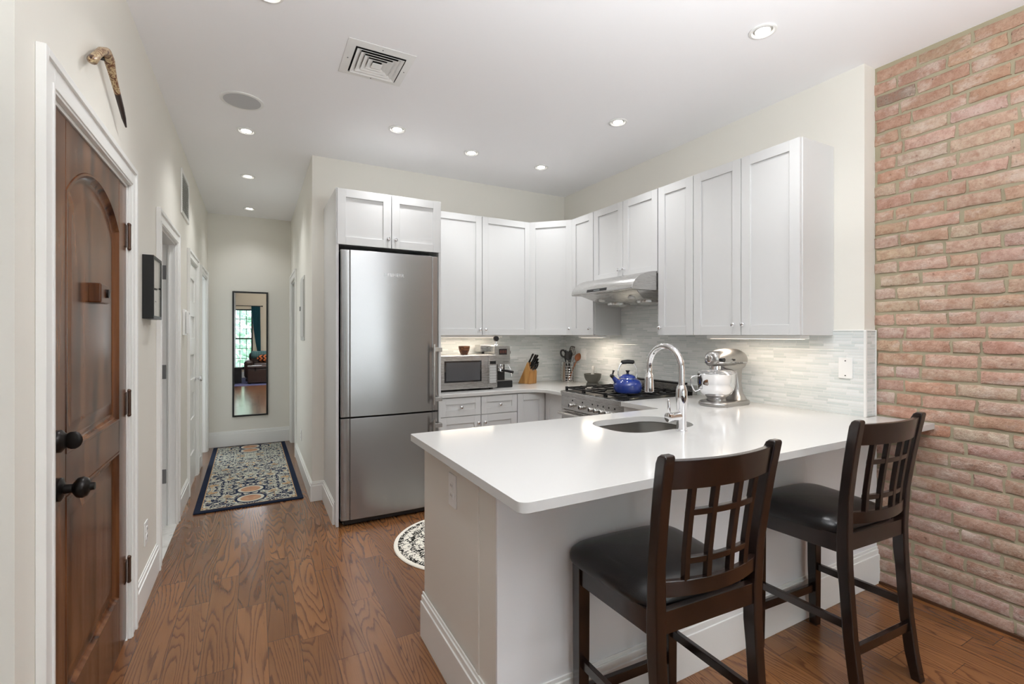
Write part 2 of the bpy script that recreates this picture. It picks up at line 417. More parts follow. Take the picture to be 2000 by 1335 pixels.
# baseboards
def bbx(m, x, sgn, y0, y1, h=.185):   # along y, on wall plane x, room on side sgn
    for z0, z1, t in ((0, h*.8, .016), (h*.8, h*.93, .011), (h*.93, h, .006)):
        m.box(min(x, x+sgn*t), max(x, x+sgn*t), y0, y1, z0, z1)
    return m
def bby(m, y, sgn, x0, x1, h=.185):
    for z0, z1, t in ((0, h*.8, .016), (h*.8, h*.93, .011), (h*.93, h, .006)):
        m.box(x0, x1, min(y, y+sgn*t), max(y, y+sgn*t), z0, z1)
    return m
m = MB()
for a, b in ((2.765, 3.372), (4.232, 4.785), (5.585, 5.83)): bbx(m, XL, 1, a, b, .165)
struct('baseboard_left', m, TRIM, .002)
struct('baseboard_end', bby(MB(), YE, -1, XL, XH-.012), TRIM, .002)
m = bbx(MB(), XH, -1, YB-.016, 5.81, .16); bby(m, YB, -1, XH, .505, .16); struct('baseboard_hall', m, TRIM, .002)
struct('baseboard_brick', MB().box(XB-.012, XB+.02, -1.0, 1.33, 0, .012), simple('quarter_round', S(74, 46, 28), .4))

# door casings (trim) and doors
def casing(name, x, sgn, y0, y1, z, wd=.085, depth=.12):
    m = MB(); t1, t2 = .014, .022
    def flat(a, b, c, d, t): m.box(min(x, x+sgn*t), max(x, x+sgn*t), a, b, c, d)
    flat(y0-wd+.004, y0, 0, z+wd-.004, t1); flat(y1, y1+wd-.004, 0, z+wd-.004, t1); flat(y0, y1, z, z+wd-.004, t1)
    flat(y0-wd, y0-wd+.022, 0, z+wd, t2); flat(y1+wd-.022, y1+wd, 0, z+wd, t2); flat(y0-wd+.022, y1+wd-.022, z+wd-.022, z+wd, t2)
    flat(y0-.02, y0-.008, 0, z+.012, t1+.004); flat(y1+.008, y1+.02, 0, z+.012, t1+.004); flat(y0-.02, y1+.02, z+.008, z+.02, t1+.004)
    # jamb lining
    xa, xb = (x-depth, x) if sgn > 0 else (x, x+depth)
    m.box(xa, xb, y0-.001, y0+.012, 0, z); m.box(xa, xb, y1-.012, y1+.001, 0, z); m.box(xa, xb, y0, y1, z-.012, z+.001)
    return struct(name, m, TRIM, .002)
casing('trim_1', XL, 1, 1.752, 2.686, 2.03, .09)
casing('trim_2', XL, 1, 3.46, 4.14, 2.015)
casing('trim_3', XL, 1, 4.88, 5.50, 2.015, .08)
casing('trim_4', XL, 1, 5.92, 6.55, 2.015, .08)
casing('trim_5', XH, -1, 5.90, 6.60, 2.015, .09)
m = MB(); m.box(XL-.045, XL-.033, 4.116, 4.129, 0, 2.0); m.box(XL-.062, XL-.05, 3.471, 3.486, 0, 2.0); struct('trim_6', m, TRIM, .002)
struct('trim_threshold', MB().box(XL-.12, XL+.012, 3.47, 4.13, 0, .012), MARBLE, .003)

# entry door: arched upper panel, square lower panel
ED0, ED1, EX = 1.766, 2.672, XL-.004
dr = thing('door_1', 'glossy mahogany entry door with an arched upper panel', 'door', (EX, ED1, 0)); dr['kind'] = 'structure'
def entry_panels():
    m = MB(); y0, y1, z0, z1 = ED0, ED1, .012, 2.016
    a, b = 1.905, 2.548
    m.box(EX-.055, EX-.034, y0, y1, z0, z1)
    m.box(EX-.034, EX, y0, a, z0, z1); m.box(EX-.034, EX, b, y1, z0, z1)
    m.box(EX-.034, EX, a, b, z0, .25); m.box(EX-.034, EX, a, b, .87, 1.0)
    n = 24; c = (a+b)/2; hw = (b-a)/2; rise = .125; zs = 1.80
    R = (hw*hw+rise*rise)/(2*rise); pts = []
    for i in range(n+1):
        u = a+(b-a)*i/n; pts.append((u, zs+math.sqrt(R*R-(u-c)**2)-(R-rise)))
    m.prism([(a, z1), (b, z1)]+list(reversed(pts)), lambda u, v, t: (t, u, v), EX-.034, EX)
    return m, a, b, pts
m, a, b, pts = entry_panels(); m.build('frame', MAHOG, dr, .003)
for nm, loop in (('upper_panel', [(a, 1.0), (b, 1.0)]+list(reversed(pts))), ('lower_panel', [(a, .25), (b, .25), (b, .87), (a, .87)])):
    m = MB(); cy = sum(p[0] for p in loop)/len(loop); cz = (min(p[1] for p in loop)+max(p[1] for p in loop))/2
    hw = (b-a)/2; hh = max(p[1] for p in loop)-cz
    def ins(d): return [(cy+(p[0]-cy)*(1-d/hw), cz+(p[1]-cz)*(1-d/hh)) for p in loop]
    R = []
    for d, x in ((0, -.002), (.001, .002), (.008, .002), (.013, -.006), (.021, -.014), (.029, -.017), (.040, -.017), (.080, -.009), (.09, -.0085)):
        R.append([m.v((EX+x, u, v)) for u, v in ins(d)])
    m.rings(R, True, False); m.f(R[-1]); m.build(nm, MAHOG, dr, 0, 30)
def tubeX(m, x0, prof, y, z, n=24): return m.tube([(x0+h, y, z) for h, r in prof], [r for h, r in prof], n)
k = tubeX(MB(), EX, [(0, .034), (.008, .034), (.012, .028), (.016, .014), (.034, .013), (.038, .020), (.046, .029), (.058, .031), (.068, .026), (.074, .012), (.084, .011), (.085, .004)], 1.835, .912).build('door_knob', BLACKM, dr, 0, 50)
k = tubeX(MB(), EX, [(0, .033), (.008, .033), (.014, .026), (.02, .02)], 1.838, 1.052).build('deadbolt', BLACKM, dr, 0, 50)
MB().ball((EX+.034, 1.838, 1.052), .022, (1.0, .26, 1.2)).build('thumb_turn', BLACKM, k, 0, 60)
k = MB().box(EX-.013, EX+.026, 2.165, 2.275, 1.475, 1.545).build('viewer_box', MAHOG, dr, .006)
tubeX(MB(), EX+.026, [(0, .016), (.006, .016), (.008, .008)], 2.240, 1.512).build('viewer_lens', BLACKM, k, 0, 50)
HINGE = simple('hinge_bronze', S(96, 74, 62), .3, .8)
for z in (1.80, 1.058, .315):
    m = MB(); m.tube([(EX+.008, 2.682, z-.05), (EX+.008, 2.682, z+.05)], .008, 12); m.box(EX-.001, EX+.003, 2.640, 2.682, z-.05, z+.05)
    m.ball((EX+.008, 2.682, z+.053), .009); m.ball((EX+.008, 2.682, z-.053), .009)
    m.build('hinge', HINGE, dr, .0008)

# narrow white hall door with six stacked panels
d2 = thing('door_2', 'narrow white closed door with stacked horizontal panels in the hall', 'door', (XL-.002, 5.48, 0)); d2['kind'] = 'structure'
m = MB(); x1 = XL-.002; y0, y1 = 4.895, 5.485
m.box(x1-.035, x1-.012, y0, y1, .012, 2.0); m.box(x1-.012, x1, y0, y0+.10, .012, 2.0); m.box(x1-.012, x1, y1-.10, y1, .012, 2.0)
zz = [.012, .28, .46, .60, .83, .96, 1.18, 1.33, 1.53, 1.67, 1.87, 2.0]
for i in range(0, 12, 2): m.box(x1-.012, x1, y0+.10, y1-.10, zz[i], zz[i+1] if i+1 < 12 else 2.0)
m.build('slab', TRIM, d2, .004)
tubeX(MB(), x1, [(0, .026), (.006, .026), (.01, .01), (.03, .01), (.036, .024), (.05, .028), (.06, .022), (.063, .008)], 5.40, .948).build('door_knob', CHROME, d2, 0, 50)
for z in (1.80, 1.06, .34): MB().box(x1-.001, x1+.010, 4.925, 4.945, z-.045, z+.045).build('hinge', GREYP, d2, .002)
# bathroom door, swung fully inward
d3 = thing('door_3', 'white bathroom door standing open behind its jamb', 'door', (XL-.11, 4.12, 0)); d3['kind'] = 'structure'
MB().box(-1.30, XL-.112, 4.095, 4.128, .015, 2.0).build('slab', TRIM, d3, .003)
for z in (1.805, 1.10, .36): MB().box(XL-.084, XL-.053, 4.1245, 4.131, z-.05, z+.05).build('hinge', GREYP, d3, .002)

# ------------------------------------------------------------------ cabinets
def knob(parent, p, N, mat=None):
    p = Vector(p); N = Vector(N).normalized(); pr = [(0, .007), (.003, .007), (.005, .005), (.014, .005), (.016, .010), (.020, .0145), (.026, .0145), (.030, .010), (.032, .003)]
    return MB().tube([p+N*h for h, r in pr], [r for h, r in pr], 16).build('knob', mat or CHROME, parent, 0, 60)
def shaker(parent, o, U, N, w, h, name='door', kn=None, stile=.058, g=.0015, th=.02):
    """one shaker front: o lower corner on the carcass plane, U along the width, N outward"""
    o, U, N, V = Vector(o), Vector(U).normalized(), Vector(N).normalized(), Vector((0, 0, 1))
    m = MB(); o2 = o+U*g+V*g; w -= 2*g; h -= 2*g
    m.obox(o2, U*stile, V*h, N*th); m.obox(o2+U*(w-stile), U*stile, V*h, N*th)
    m.obox(o2+U*stile, U*(w-2*stile), V*stile, N*th); m.obox(o2+U*stile+V*(h-stile), U*(w-2*stile), V*stile, N*th)
    m.obox(o2+U*stile+V*stile, U*(w-2*stile), V*(h-2*stile), N*(th-.010))
    d = m.build(name, CAB, parent, .0012, 30)
    if kn: knob(d, o+U*kn[0]+V*kn[1]+N*th, N)
    return d
ZU0, ZU1 = 1.360, 2.436
# tall refrigerator surround
t = thing('fridge_surround', 'tall white cabinet boxed around the steel refrigerator, two doors on top', 'cabinet', (.9, 4.19, 0))
m = MB(); m.box(.505, .525, 3.545, YB-.001, 0, 2.408); m.build('side_panel', CAB, t, .0015)
m = MB(); m.box(1.268, 1.288, 3.545, YB-.009, 0, 2.408); m.build('side_panel', CAB, t, .0015)
m = MB(); m.box(.525, 1.268, 3.557, YB-.001, 2.012, 2.408); m.build('top_box', CAB, t, .0015)
bb = MB(); bbx(bb, .505, -1, 3.60, YB-.017, .165); bb.build('baseboard', TRIM, t, .002)
shaker(t, (.513, 3.556, 2.005), (1, 0, 0), (0, -1, 0), .383, .400, kn=(.357, .065)); shaker(t, (.899, 3.556, 2.005), (1, 0, 0), (0, -1, 0), .383, .400, kn=(.026, .065))

# wall cabinets
YF = 3.918; XF = 2.613
GRP = None
t = thing('wall_cabinet', 'wide white two-door wall cabinet above the microwave', 'cabinet', (1.8, YB-.01, ZU0))
MB().box(1.29, 2.315, YF, YB-.001, ZU0, ZU1).build('body', CAB, t, .0015)
shaker(t, (1.297, YF, ZU0), (1, 0, 0), (0, -1, 0), .511, ZU1-ZU0, kn=(.487, .053)); shaker(t, (1.811, YF, ZU0), (1, 0, 0), (0, -1, 0), .504, ZU1-ZU0, kn=(.028, .053))
t = thing('wall_cabinet', 'white single-door wall cabinet set diagonally across the kitchen corner', 'cabinet', (2.6, YB-.01, ZU0))
A, B = Vector((2.317, YF, ZU0)), Vector((XF, 3.622, ZU0))
MB().prism([(2.317, YB-.001), (2.317, YF), (XF, 3.622), (XR-.001, 3.622), (XR-.001, YB-.001)], lambda u, v, q: (u, v, q), ZU0, ZU1).build('body', CAB, t, .0015)
U = (B-A); W = U.length; N = Vector((-U.y, U.x, 0))*-1
N = Vector((-1, -1, 0)) if N.dot(Vector((-1, -1, 0))) < 0 else N
shaker(t, A+U.normalized()*.004, U, Vector((U.y, -U.x, 0)), W-.008, ZU1-ZU0, kn=(W-.035, .06))
t = thing('wall_cabinet', 'narrow white wall cabinet left of the range hood', 'cabinet', (2.75, 3.45, ZU0))
MB().box(XF, XR-.001, 3.292, 3.621, ZU0, ZU1).build('body', CAB, t, .0015)
shaker(t, (XF, 3.615, ZU0), (0, -1, 0), (-1, 0, 0), .318, ZU1-ZU0, kn=(.278, .058), stile=.06)
t = thing('wall_cabinet', 'short white two-door wall cabinet over the steel range hood', 'cabinet', (2.75, 2.92, 1.845))
MB().box(XF, XR-.001, 2.545, 3.290, 1.842, ZU1).build('body', CAB, t, .0015)
shaker(t, (XF, 3.290, 1.815), (0, -1, 0), (-1, 0, 0), .371, ZU1-1.815, kn=(.338, .072)); shaker(t, (XF, 2.917, 1.815), (0, -1, 0), (-1, 0, 0), .371, ZU1-1.815, kn=(.022, .072))
t = thing('wall_cabinet', 'narrow white wall cabinet right of the range hood', 'cabinet', (2.75, 2.38, ZU0))
MB().box(XF, XR-.001, 2.224, 2.540, ZU0, ZU1).build('body', CAB, t, .0015)
shaker(t, (XF, 2.540, ZU0), (0, -1, 0), (-1, 0, 0), .315, ZU1-ZU0, kn=(.028, .057), stile=.06)
t = thing('wall_cabinet', 'large white two-door wall cabinet nearest the brick wall', 'cabinet', (2.75, 1.86, ZU0))
MB().box(XF, XR-.001, 1.508, 2.222, ZU0, ZU1).build('body', CAB, t, .0015)
shaker(t, (XF, 2.222, ZU0), (0, -1, 0), (-1, 0, 0), .354, ZU1-ZU0, kn=(.312, .066)); shaker(t, (XF, 1.866, ZU0), (0, -1, 0), (-1, 0, 0), .354, ZU1-ZU0, kn=(.022, .066))

# base cabinets along the back wall
ZB = .852; YBF = 3.64
t = thing('base_cabinet', 'white base cabinet with two drawers over two doors beside the refrigerator', 'cabinet', (1.65, 3.9, 0))
MB().box(1.29, 2.0165, YBF, YB-.009, .10, ZB).build('body', CAB, t, .0015)
MB().box(1.29, 2.0165, YBF+.05, YB-.009, 0, .10).build('toe_kick', CAB, t)
for x0 in (1.305, 1.672):
    w_ = .364 if x0 < 1.5 else .345
    d = shaker(t, (x0, YBF, .696), (1, 0, 0), (0, -1, 0), w_, .152, 'drawer', None, .05); knob(d, (x0+w_*.5, YBF-.02, .772), (0, -1, 0))
shaker(t, (1.305, YBF, .11), (1, 0, 0), (0, -1, 0), .364, .584, kn=(.335, .523)); shaker(t, (1.672, YBF, .11), (1, 0, 0), (0, -1, 0), .345, .584, kn=(.03, .523))
t = thing('corner_base_cabinet', 'white corner base cabinet with a folded pair of doors left of the range', 'cabinet', (2.5, 3.9, 0))
MB().prism([(2.019, YB-.009), (2.019, YBF), (2.325, YBF), (2.325, 3.232), (XR-.009, 3.232), (XR-.009, YB-.009)], lambda u, v, q: (u, v, q), .10, ZB).build('body', CAB, t, .0015)
MB().prism([(2.019, YB-.009), (2.019, YBF+.05), (2.375, YBF+.05), (2.375, 3.232), (XR-.009, 3.232), (XR-.009, YB-.009)], lambda u, v, q: (u, v, q), 0, .10).build('toe_kick', CAB, t)
shaker(t, (2.020, YBF, .11), (1, 0, 0), (0, -1, 0), .282, .738)
shaker(t, (2.325, YBF-.022, .11), (0, -1, 0), (-1, 0, 0), .375, .738, kn=(.338, .64))

# worktops
ZC = .9155
def worktop(name, poly, z0, z1, hole=None, bevel=.004):
    bm = bmesh.new(); ed = []
    def loop(pp):
        vs = [bm.verts.new((x, y, z0)) for x, y in pp]
        return [bm.edges.new((vs[i], vs[(i+1) % len(vs)])) for i in range(len(vs))]
    ed = loop(poly)+(loop(hole) if hole else [])
    bmesh.ops.triangle_fill(bm, use_beauty=True, use_dissolve=False, edges=ed)
    bmesh.ops.dissolve_limit(bm, angle_limit=.01, verts=bm.verts[:], edges=bm.edges[:]) if not hole else None
    r = bmesh.ops.extrude_face_region(bm, geom=bm.faces[:])
    bmesh.ops.translate(bm, vec=(0, 0, z1-z0), verts=[v for v in r['geom'] if isinstance(v, bmesh.types.BMVert)])
    mb = MB(); mb.bm.free(); mb.bm = bm
    return mb.build(name, QUARTZ, None, bevel, 40, seg=3)
curve = [(2.03, 3.612), (2.08, 3.606)]+[(2.245-.0-.15+.15*math.sin(a), 3.45+.15*math.cos(a)) for a in [math.radians(q) for q in (10, 30, 50, 70, 88)]]
o = worktop('back_countertop', [(1.29, 3.600)]+[(2.0, 3.610)]+curve+[(2.247, 3.234), (XR-.009, 3.234), (XR-.009, YB-.009), (1.29, YB-.009)], .8545, .885)
tag(o, 'white quartz worktop in the corner under the microwave and knife block', 'countertop')
def rrect(x0, x1, y0, y1, r, n=8):
    P = []
    for cx, cy, a in ((x1-r, y1-r, 0), (x0+r, y1-r, 90), (x0+r, y0+r, 180), (x1-r, y0+r, 270)): P += arc(cx, cy, r, a, a+90, n)
    return P
SX0, SX1, SY0, SY1 = 1.470, 1.962, 1.612, 1.958
corner = arc(.617+.03, 1.088+.03, .03, 180, 270, 6)
o = worktop('peninsula_countertop', [(.617, 2.093), (.625, 2.101)]+[]+[(2.150, 2.105), (2.158, 2.113), (2.160, 2.448), (XR-.009, 2.448), (XR-.009, 1.339), (XB+.002, 1.339), (XB+.002, 1.088)]+list(reversed(corner)), ZC-.030, ZC, rrect(SX0, SX1, SY0, SY1, .13))
tag(o, 'large white quartz breakfast-bar worktop on the peninsula', 'countertop')

# peninsula
t = thing('peninsula', 'white panelled peninsula half wall under the breakfast bar', 'peninsula', (1.9, 1.7, 0))
ZP = ZC-.031
MB().box(.675, 2.904, 1.354, 1.488, 0, ZP).build('half_wall', PEN, t, .0015)
MB().box(.675, XB+.004, 1.342, 1.3525, 0, ZP).build('front_panel', PENF, t, .001)
MB().box(.678, .698, 1.488, 2.083, 0, ZP).build('end_panel', PEN, t, .0015)
MB().box(.671, .678, 1.478, 1.502, .185, ZP).build('trim_strip', PEN, t, .0015)
m = MB(); bby(m, 1.342, -1, .659, XB+.004, .2); bbx(m, .675, -1, 1.3421, 2.086, .2); m.build('baseboard', TRIM, t, .002)
m = MB(); m.box(.698, 2.16, 2.063, 2.083, .1, ZP); m.box(.698, 2.16, 2.02, 2.04, 0, .1); m.build('cabinet_front', CAB, t, .0015)
MB().box(2.185, 2.20, 2.083, 2.447, 0, ZP).build('return_panel', CAB, t, .0015)

# sink under the worktop
t = thing('sink', 'stainless undermount sink bowl cut into the white breakfast bar', 'sink', (1.715, 1.785, .70))
m = MB(); R = []
def lp(d, z, r): return [m.v((x, y, z)) for x, y in rrect(SX0+d, SX1-d, SY0+d, SY1-d, max(r, .02))]
zt = ZC-.0302
for d, z, r in ((-.03, zt-.003, .16), (-.03, zt, .16), (-.012, zt, .14), (-.006, zt-.004, .136), (-.004, zt-.17, .134), (.012, zt-.19, .12), (.04, zt-.2, .1), (.04, zt-.203, .1), (.0, zt-.192, .13), (-.008, zt-.17, .137), (-.010, zt-.003, .14)): R.append(lp(d, z, r))
m.rings(R, True, False)
m.f(list(reversed(R[6]))); m.build('bowl', STEELS, t, 0, 40)
MB().lathe([(.042, zt-.199), (.042, zt-.196), (.03, zt-.197), (.02, zt-.2)], (1.715, 1.785, 0), 24).build('drain', CHROME, t)

# faucet
t = thing('faucet', 'tall chrome gooseneck pull-down faucet behind the sink', 'faucet', (1.745, 1.563, ZC))
fx, fy = 1.745, 1.563
MB().lathe([(.027, 0), (.027, .006), (.022, .009), (.0215, .10), (.024, .125), (.0265, .15), (.0255, .185), (.021, .205), (.0175, .212)], (fx, fy, ZC)).build('body', CHROME, t)
P = [(fx, fy, 1.12), (fx, fy, 1.20)]+[(fx, fy+.103-.103*math.cos(math.radians(a)), 1.20+.108*math.sin(math.radians(a))) for a in range(10, 181, 8)]+[(fx, fy+.206, 1.19)]
MB().tube(P, .0145, 18).build('neck', CHROME, t)
MB().lathe([(.015, 1.195), (.0155, 1.165), (.019, 1.160), (.0215, 1.14), (.0235, 1.085), (.0235, 1.078), (.019, 1.075)], (fx, fy+.206, 0)).build('spray_head', CHROME, t)
h = MB().tube([(fx-.015, fy, .985), (fx-.062, fy, .985), (fx-.066, fy, .985), (fx-.088, fy, .985), (fx-.09, fy, .985)], [.019, .019, .021, .021, .016], 20).build('handle', CHROME, t)
MB().tube([(fx-.078, fy, .995), (fx-.080, fy, 1.02), (fx-.083, fy, 1.062), (fx-.083, fy, 1.068)], [.007, .0075, .006, .003], 12).build('lever', CHROME, h)

# refrigerator
t = thing('refrigerator', 'tall stainless bottom-freezer refrigerator in the white surround', 'refrigerator', (.9, 3.85, 0))
FY = 3.520
MB().box(.536, 1.256, 3.585, 4.15, .03, 1.965).build('cabinet', simple('fridge_side', S(58, 58, 58), .4), t, .004)
for x in (.565, 1.225): MB().lathe([(.016, 0), (.016, .012), (.008, .014), (.008, .034)], (x, 3.60, 0), 14).build('foot', NICKEL, t)
def fdoor(z0, z1, nm):
    m = MB(); d = []
    prof = [(.534, 3.583), (.534, FY+.010), (.5365, FY+.002), (.542, FY-.0005), (.592, FY-.002), (.596, FY+.0015), (.600, FY-.006), (.75, FY-.011), (.895, FY-.0125), (1.04, FY-.011), (1.204, FY-.006), (1.208, FY+.0015), (1.212, FY-.002), (1.250, FY-.0005), (1.2565, FY+.003), (1.2585, FY+.012), (1.2585, 3.583)]
    m.prism(prof, lambda u, v, q: (u, v, q), z0, z1)
    return m.build(nm, STEELV, t, .0015, 25)
du = fdoor(.778, 1.968, 'upper_door'); dl = fdoor(.045, .766, 'freezer_drawer')
MB().box(.56, 1.24, 3.53, 3.58, .012, .043).build('kick_plate', BLACKP, t)
for d, z0, z1, zb in ((du, .830, 1.292, (.872, 1.250)), (dl, .25, .722, (.29, .672))):
    hd = MB().tube([(1.202, 3.452, z0), (1.202, 3.452, z1)], .0085, 14).build('handle', NICKEL, d, 0, 60)
    for z in zb: MB().box(1.196, 1.264, 3.448, 3.466, z-.016, z+.016).box(1.246, 1.264, 3.452, 3.53, z-.016, z+.016).build('bracket', NICKEL, hd, .002)
def text(s, size, mat, parent, M, name='lettering', depth=.0008, align='CENTER', shear=0):
    c = bpy.data.curves.new('t', 'FONT'); c.body = s; c.size = size; c.extrude = depth; c.align_x = align; c.align_y = 'CENTER'; c.shear = shear; c.space_character = 1.05
    o = bpy.data.objects.new('t', c); COL.objects.link(o)
    dg = bpy.context.evaluated_depsgraph_get(); me = bpy.data.meshes.new_from_object(o.evaluated_get(dg))
    bpy.data.objects.remove(o); bpy.data.curves.remove(c)
    r = parent
    while r.parent: r = r.parent
    mt = (Matrix.Translation(r.location) @ Matrix.Rotation(r.rotation_euler.z, 4, 'Z')).inverted() if M[1] else Matrix()
    me.transform(mt @ M[0]); me.materials.clear(); me.materials.append(mat)
    o = bpy.data.objects.new(name, me); COL.objects.link(o); o.parent = parent; return o
FRONT_Y = lambda x, y, z: (Matrix.Translation((x, y, z)) @ Matrix.Rotation(math.pi/2, 4, 'X'), True)     # faces -y
FRONT_X = lambda x, y, z: (Matrix.Translation((x, y, z)) @ Matrix.Rotation(-math.pi/2, 4, 'Z') @ Matrix.Rotation(math.pi/2, 4, 'X'), True)   # faces -x
text('LIEBHERR', .034, simple('badge_silver', S(225, 225, 225), .25, .6), du, FRONT_Y(.908, FY-.0135, 1.803), 'brand_lettering')

# range
t = thing('range', 'stainless gas range with seven front knobs and black grates', 'range', (2.55, 2.84, 0))
RY0, RY1, RX = 2.452, 3.228, 2.205
MB().box(RX+.03, XR-.01, RY0, RY1, .09, .872).build('body', STEELH, t, .002)
MB().box(RX+.06, XR-.04, RY0+.02, RY1-.02, 0, .09).build('kick', BLACKP, t)
m = MB(); m.prism([(RX, .872), (RX-.002, .905), (RX+.012, .909), (XR-.03, .909), (XR-.03, .872)], lambda u, v, q: (u, q, v), RY0, RY1); m.build('cooktop', STEELH, t, .003)
MB().box(RX+.03, XR-.06, RY0+.025, RY1-.025, .909, .911).build('burner_tray', simple('burner_tray', S(70, 68, 64), .35, .8), t)
cp = MB().box(RX+.006, RX+.03, RY0+.002, RY1-.002, .765, .872).build('control_panel', STEELH, t, .002)
for i, y in enumerate((3.07, 2.94, 2.82, 2.757, 2.695, 2.633, 2.57)):
    kk = MB().tube([(RX+.006-h, y, .807) for h in (0, .005, .006, .03, .034, .036)], [.021, .021, .016, .0155, .013, .006], 18).build('control_knob', NICKEL, cp, 0, 50)
    MB().box(RX-.034, RX-.0295, y-.003, y+.003, .796, .818).build('pointer', BLACKP, kk)
for y in (3.07, 2.94, 2.82, 2.757, 2.695, 2.633, 2.57): MB().box(RX+.005, RX+.0062, y-.006, y+.006, .838, .850).build('knob_symbol', BLACKP, cp)
od = MB().box(RX+.008, RX+.03, RY0+.004, RY1-.004, .17, .758).build('oven_door', STEELH, t, .003)
MB().box(RX+.006, RX+.009, RY0+.12, RY1-.12, .30, .60).build('oven_window', GLASSB, od, .002)
hd = MB().tube([(RX-.035, RY0+.02, .735), (RX-.035, RY1-.02, .735)], .012, 14).build('oven_handle', NICKEL, od, 0, 60)
MB().box(RX-.03, RX+.01, RY0+.05, RY0+.07, .728, .742).build('bracket', NICKEL, hd); MB().box(RX-.03, RX+.01, RY1-.07, RY1-.05, .728, .742).build('bracket', NICKEL, hd)
MB().box(RX+.006, RX+.03, RY0+.004, RY1-.004, .095, .165).build('warming_drawer', STEELH, t, .003)
bg = MB().box(XR-.06, XR-.012, RY0, RY1, .872, .985).build('backguard', STEELH, t, .003)
MB().box(XR-.064, XR-.012, RY0+.09, RY1-.01, .985, .998).build('backguard_vent', BLACKP, bg, .002)
burners = [(2.40, 2.60), (2.40, 3.08), (2.70, 2.60), (2.70, 3.08), (2.55, 2.84)]
for bx_, by_ in burners:
    b = MB().lathe([(.05, .911), (.048, .918), (.036, .921), (.036, .911)], (bx_, by_, 0), 26).build('burner', simple('burner_base', S(190, 182, 160), .3, .9), t)
    MB().lathe([(.036, .921), (.037, .928), (.03, .931), (.004, .9315)], (bx_, by_, 0), 26).build('burner_cap', IRON, b)
for (a, b_) in ((RY0+.03, 2.705), (2.715, 2.965), (2.975, RY1-.03)):
    m = MB(); zg = .938; q = .006; x0, x1 = RX+.04, XR-.075; yc = (a+b_)/2
    for y in (a, b_): m.box(x0, x1, y-q, y+q, zg-.012, zg)
    for x in (x0, x1, (x0+x1)/2): m.box(x-q, x+q, a, b_, zg-.012, zg)
    for xc in ((x0+x1)/2-.155, (x0+x1)/2+.155):
        m.box(xc-q, xc+q, a, yc-.035, zg-.01, zg+.003); m.box(xc-q, xc+q, yc+.035, b_, zg-.01, zg+.003)
        m.box(xc-.15, xc-.04, yc-q, yc+q, zg-.01, zg+.003); m.box(xc+.04, xc+.15, yc-q, yc+q, zg-.01, zg+.003)
    for x in (x0, x1):
        for y in (a, b_): m.box(x-.009, x+.009, y-.009, y+.009, .911, zg+.004)
    m.build('grate', IRON, t, .002)

# range hood
t = thing('range_hood', 'stainless under-cabinet range hood with a curved front', 'range hood', (2.75, 2.91, 1.62))
HY0, HY1 = 2.548, 3.280
pro = [(2.360, 1.688), (2.351, 1.692), (2.350, 1.703)]+[(2.608-.256*math.cos(math.radians(a)), 1.700+.132*math.sin(math.radians(a))) for a in (9, 18, 28, 38, 48, 58, 68, 79, 90)]+[(XR-.01, 1.838), (XR-.01, 1.690)]
MB().prism(pro, lambda u, v, q: (u, q, v), HY0, HY1).build('canopy', STEELH, t, .003, 25)
hs = MB()
c0 = [hs.v(p) for p in ((2.42, HY0+.03, 1.69), (XR-.02, HY0+.03, 1.69), (XR-.02, HY1-.03, 1.69), (2.42, HY1-.03, 1.69))]
c1 = [hs.v(p) for p in ((2.55, HY0+.10, 1.632), (XR-.05, HY0+.06, 1.612), (XR-.05, HY1-.06, 1.612), (2.55, HY1-.10, 1.632))]
hs.rings([c0, c1]); hs.build('motor_housing', STEELH, t, .003)
for y in (2.74, 3.09):
    g = MB().lathe([(.095, 1.640), (.095, 1.612), (.05, 1.600), (.02, 1.596), (.006, 1.596)], (2.70, y, 0), 28).build('blower_grille', NICKEL, t)
    MB().lathe([(.032, 1.668), (.034, 1.641), (.02, 1.636), (.003, 1.635)], (2.53, y, 0), 20).build('hood_lamp', simple('hood_lamp_glass', S(225, 225, 222), .15), t)
m = MB(); m.prism([(2.3475, 1.703), (2.3535, 1.7235), (2.3585, 1.7245), (2.354, 1.703)], lambda u, v, q: (u, q, v), 2.83, 3.07); m.build('control_strip', BLACKP, t)
MB().box(2.3475, 2.3525, 2.91, 2.98, 1.709, 1.715).build('display', simple('hood_display', S(150, 160, 160), .3), t)

# ------------------------------------------------------------------ ceiling and wall fittings
LAMP = glow('lamp_lens', (1, .95, .88, 1), 14.0)
def downlight(x, y, label, src=[]):
    if not src:
        t = thing('recessed_downlight', label, 'ceiling light', (x, y, H), 0, 'recessed ceiling downlights')
        MB().lathe([(.062, -.0005), (.062, -.005), (.057, -.008), (.050, -.008), (.046, -.004), (.045, .0), (.062, .0)], (x, y, H), 36, cap=False).build('trim_ring', WHITEP, t)
        MB().lathe([(.0445, -.0012), (.036, -.0030), (.034, -.0034)], (x, y, H), 32, cap=False).build('reflector', simple('lamp_reflector', (.8, .78, .74, 1), .15, 1.0), t)
        MB().lathe([(.034, -.0015), (.034, -.0036), (.002, -.0046)], (x, y, H), 32).build('lens', LAMP, t)
        src.append(t)
    else:
        t = copy_tree(src[0]); t.location = (x, y, H); t['label'] = label
    d = bpy.data.lights.new('downlight_beam', 'SPOT'); d.energy = SPOT_W; d.spot_size = math.radians(122); d.spot_blend = 1.0; d.shadow_soft_size = .035; d.color = (.975, .985, 1)
    o = bpy.data.objects.new('downlight_beam', d); COL.objects.link(o); o.location = (0, 0, -.012); o.parent = t
    return t
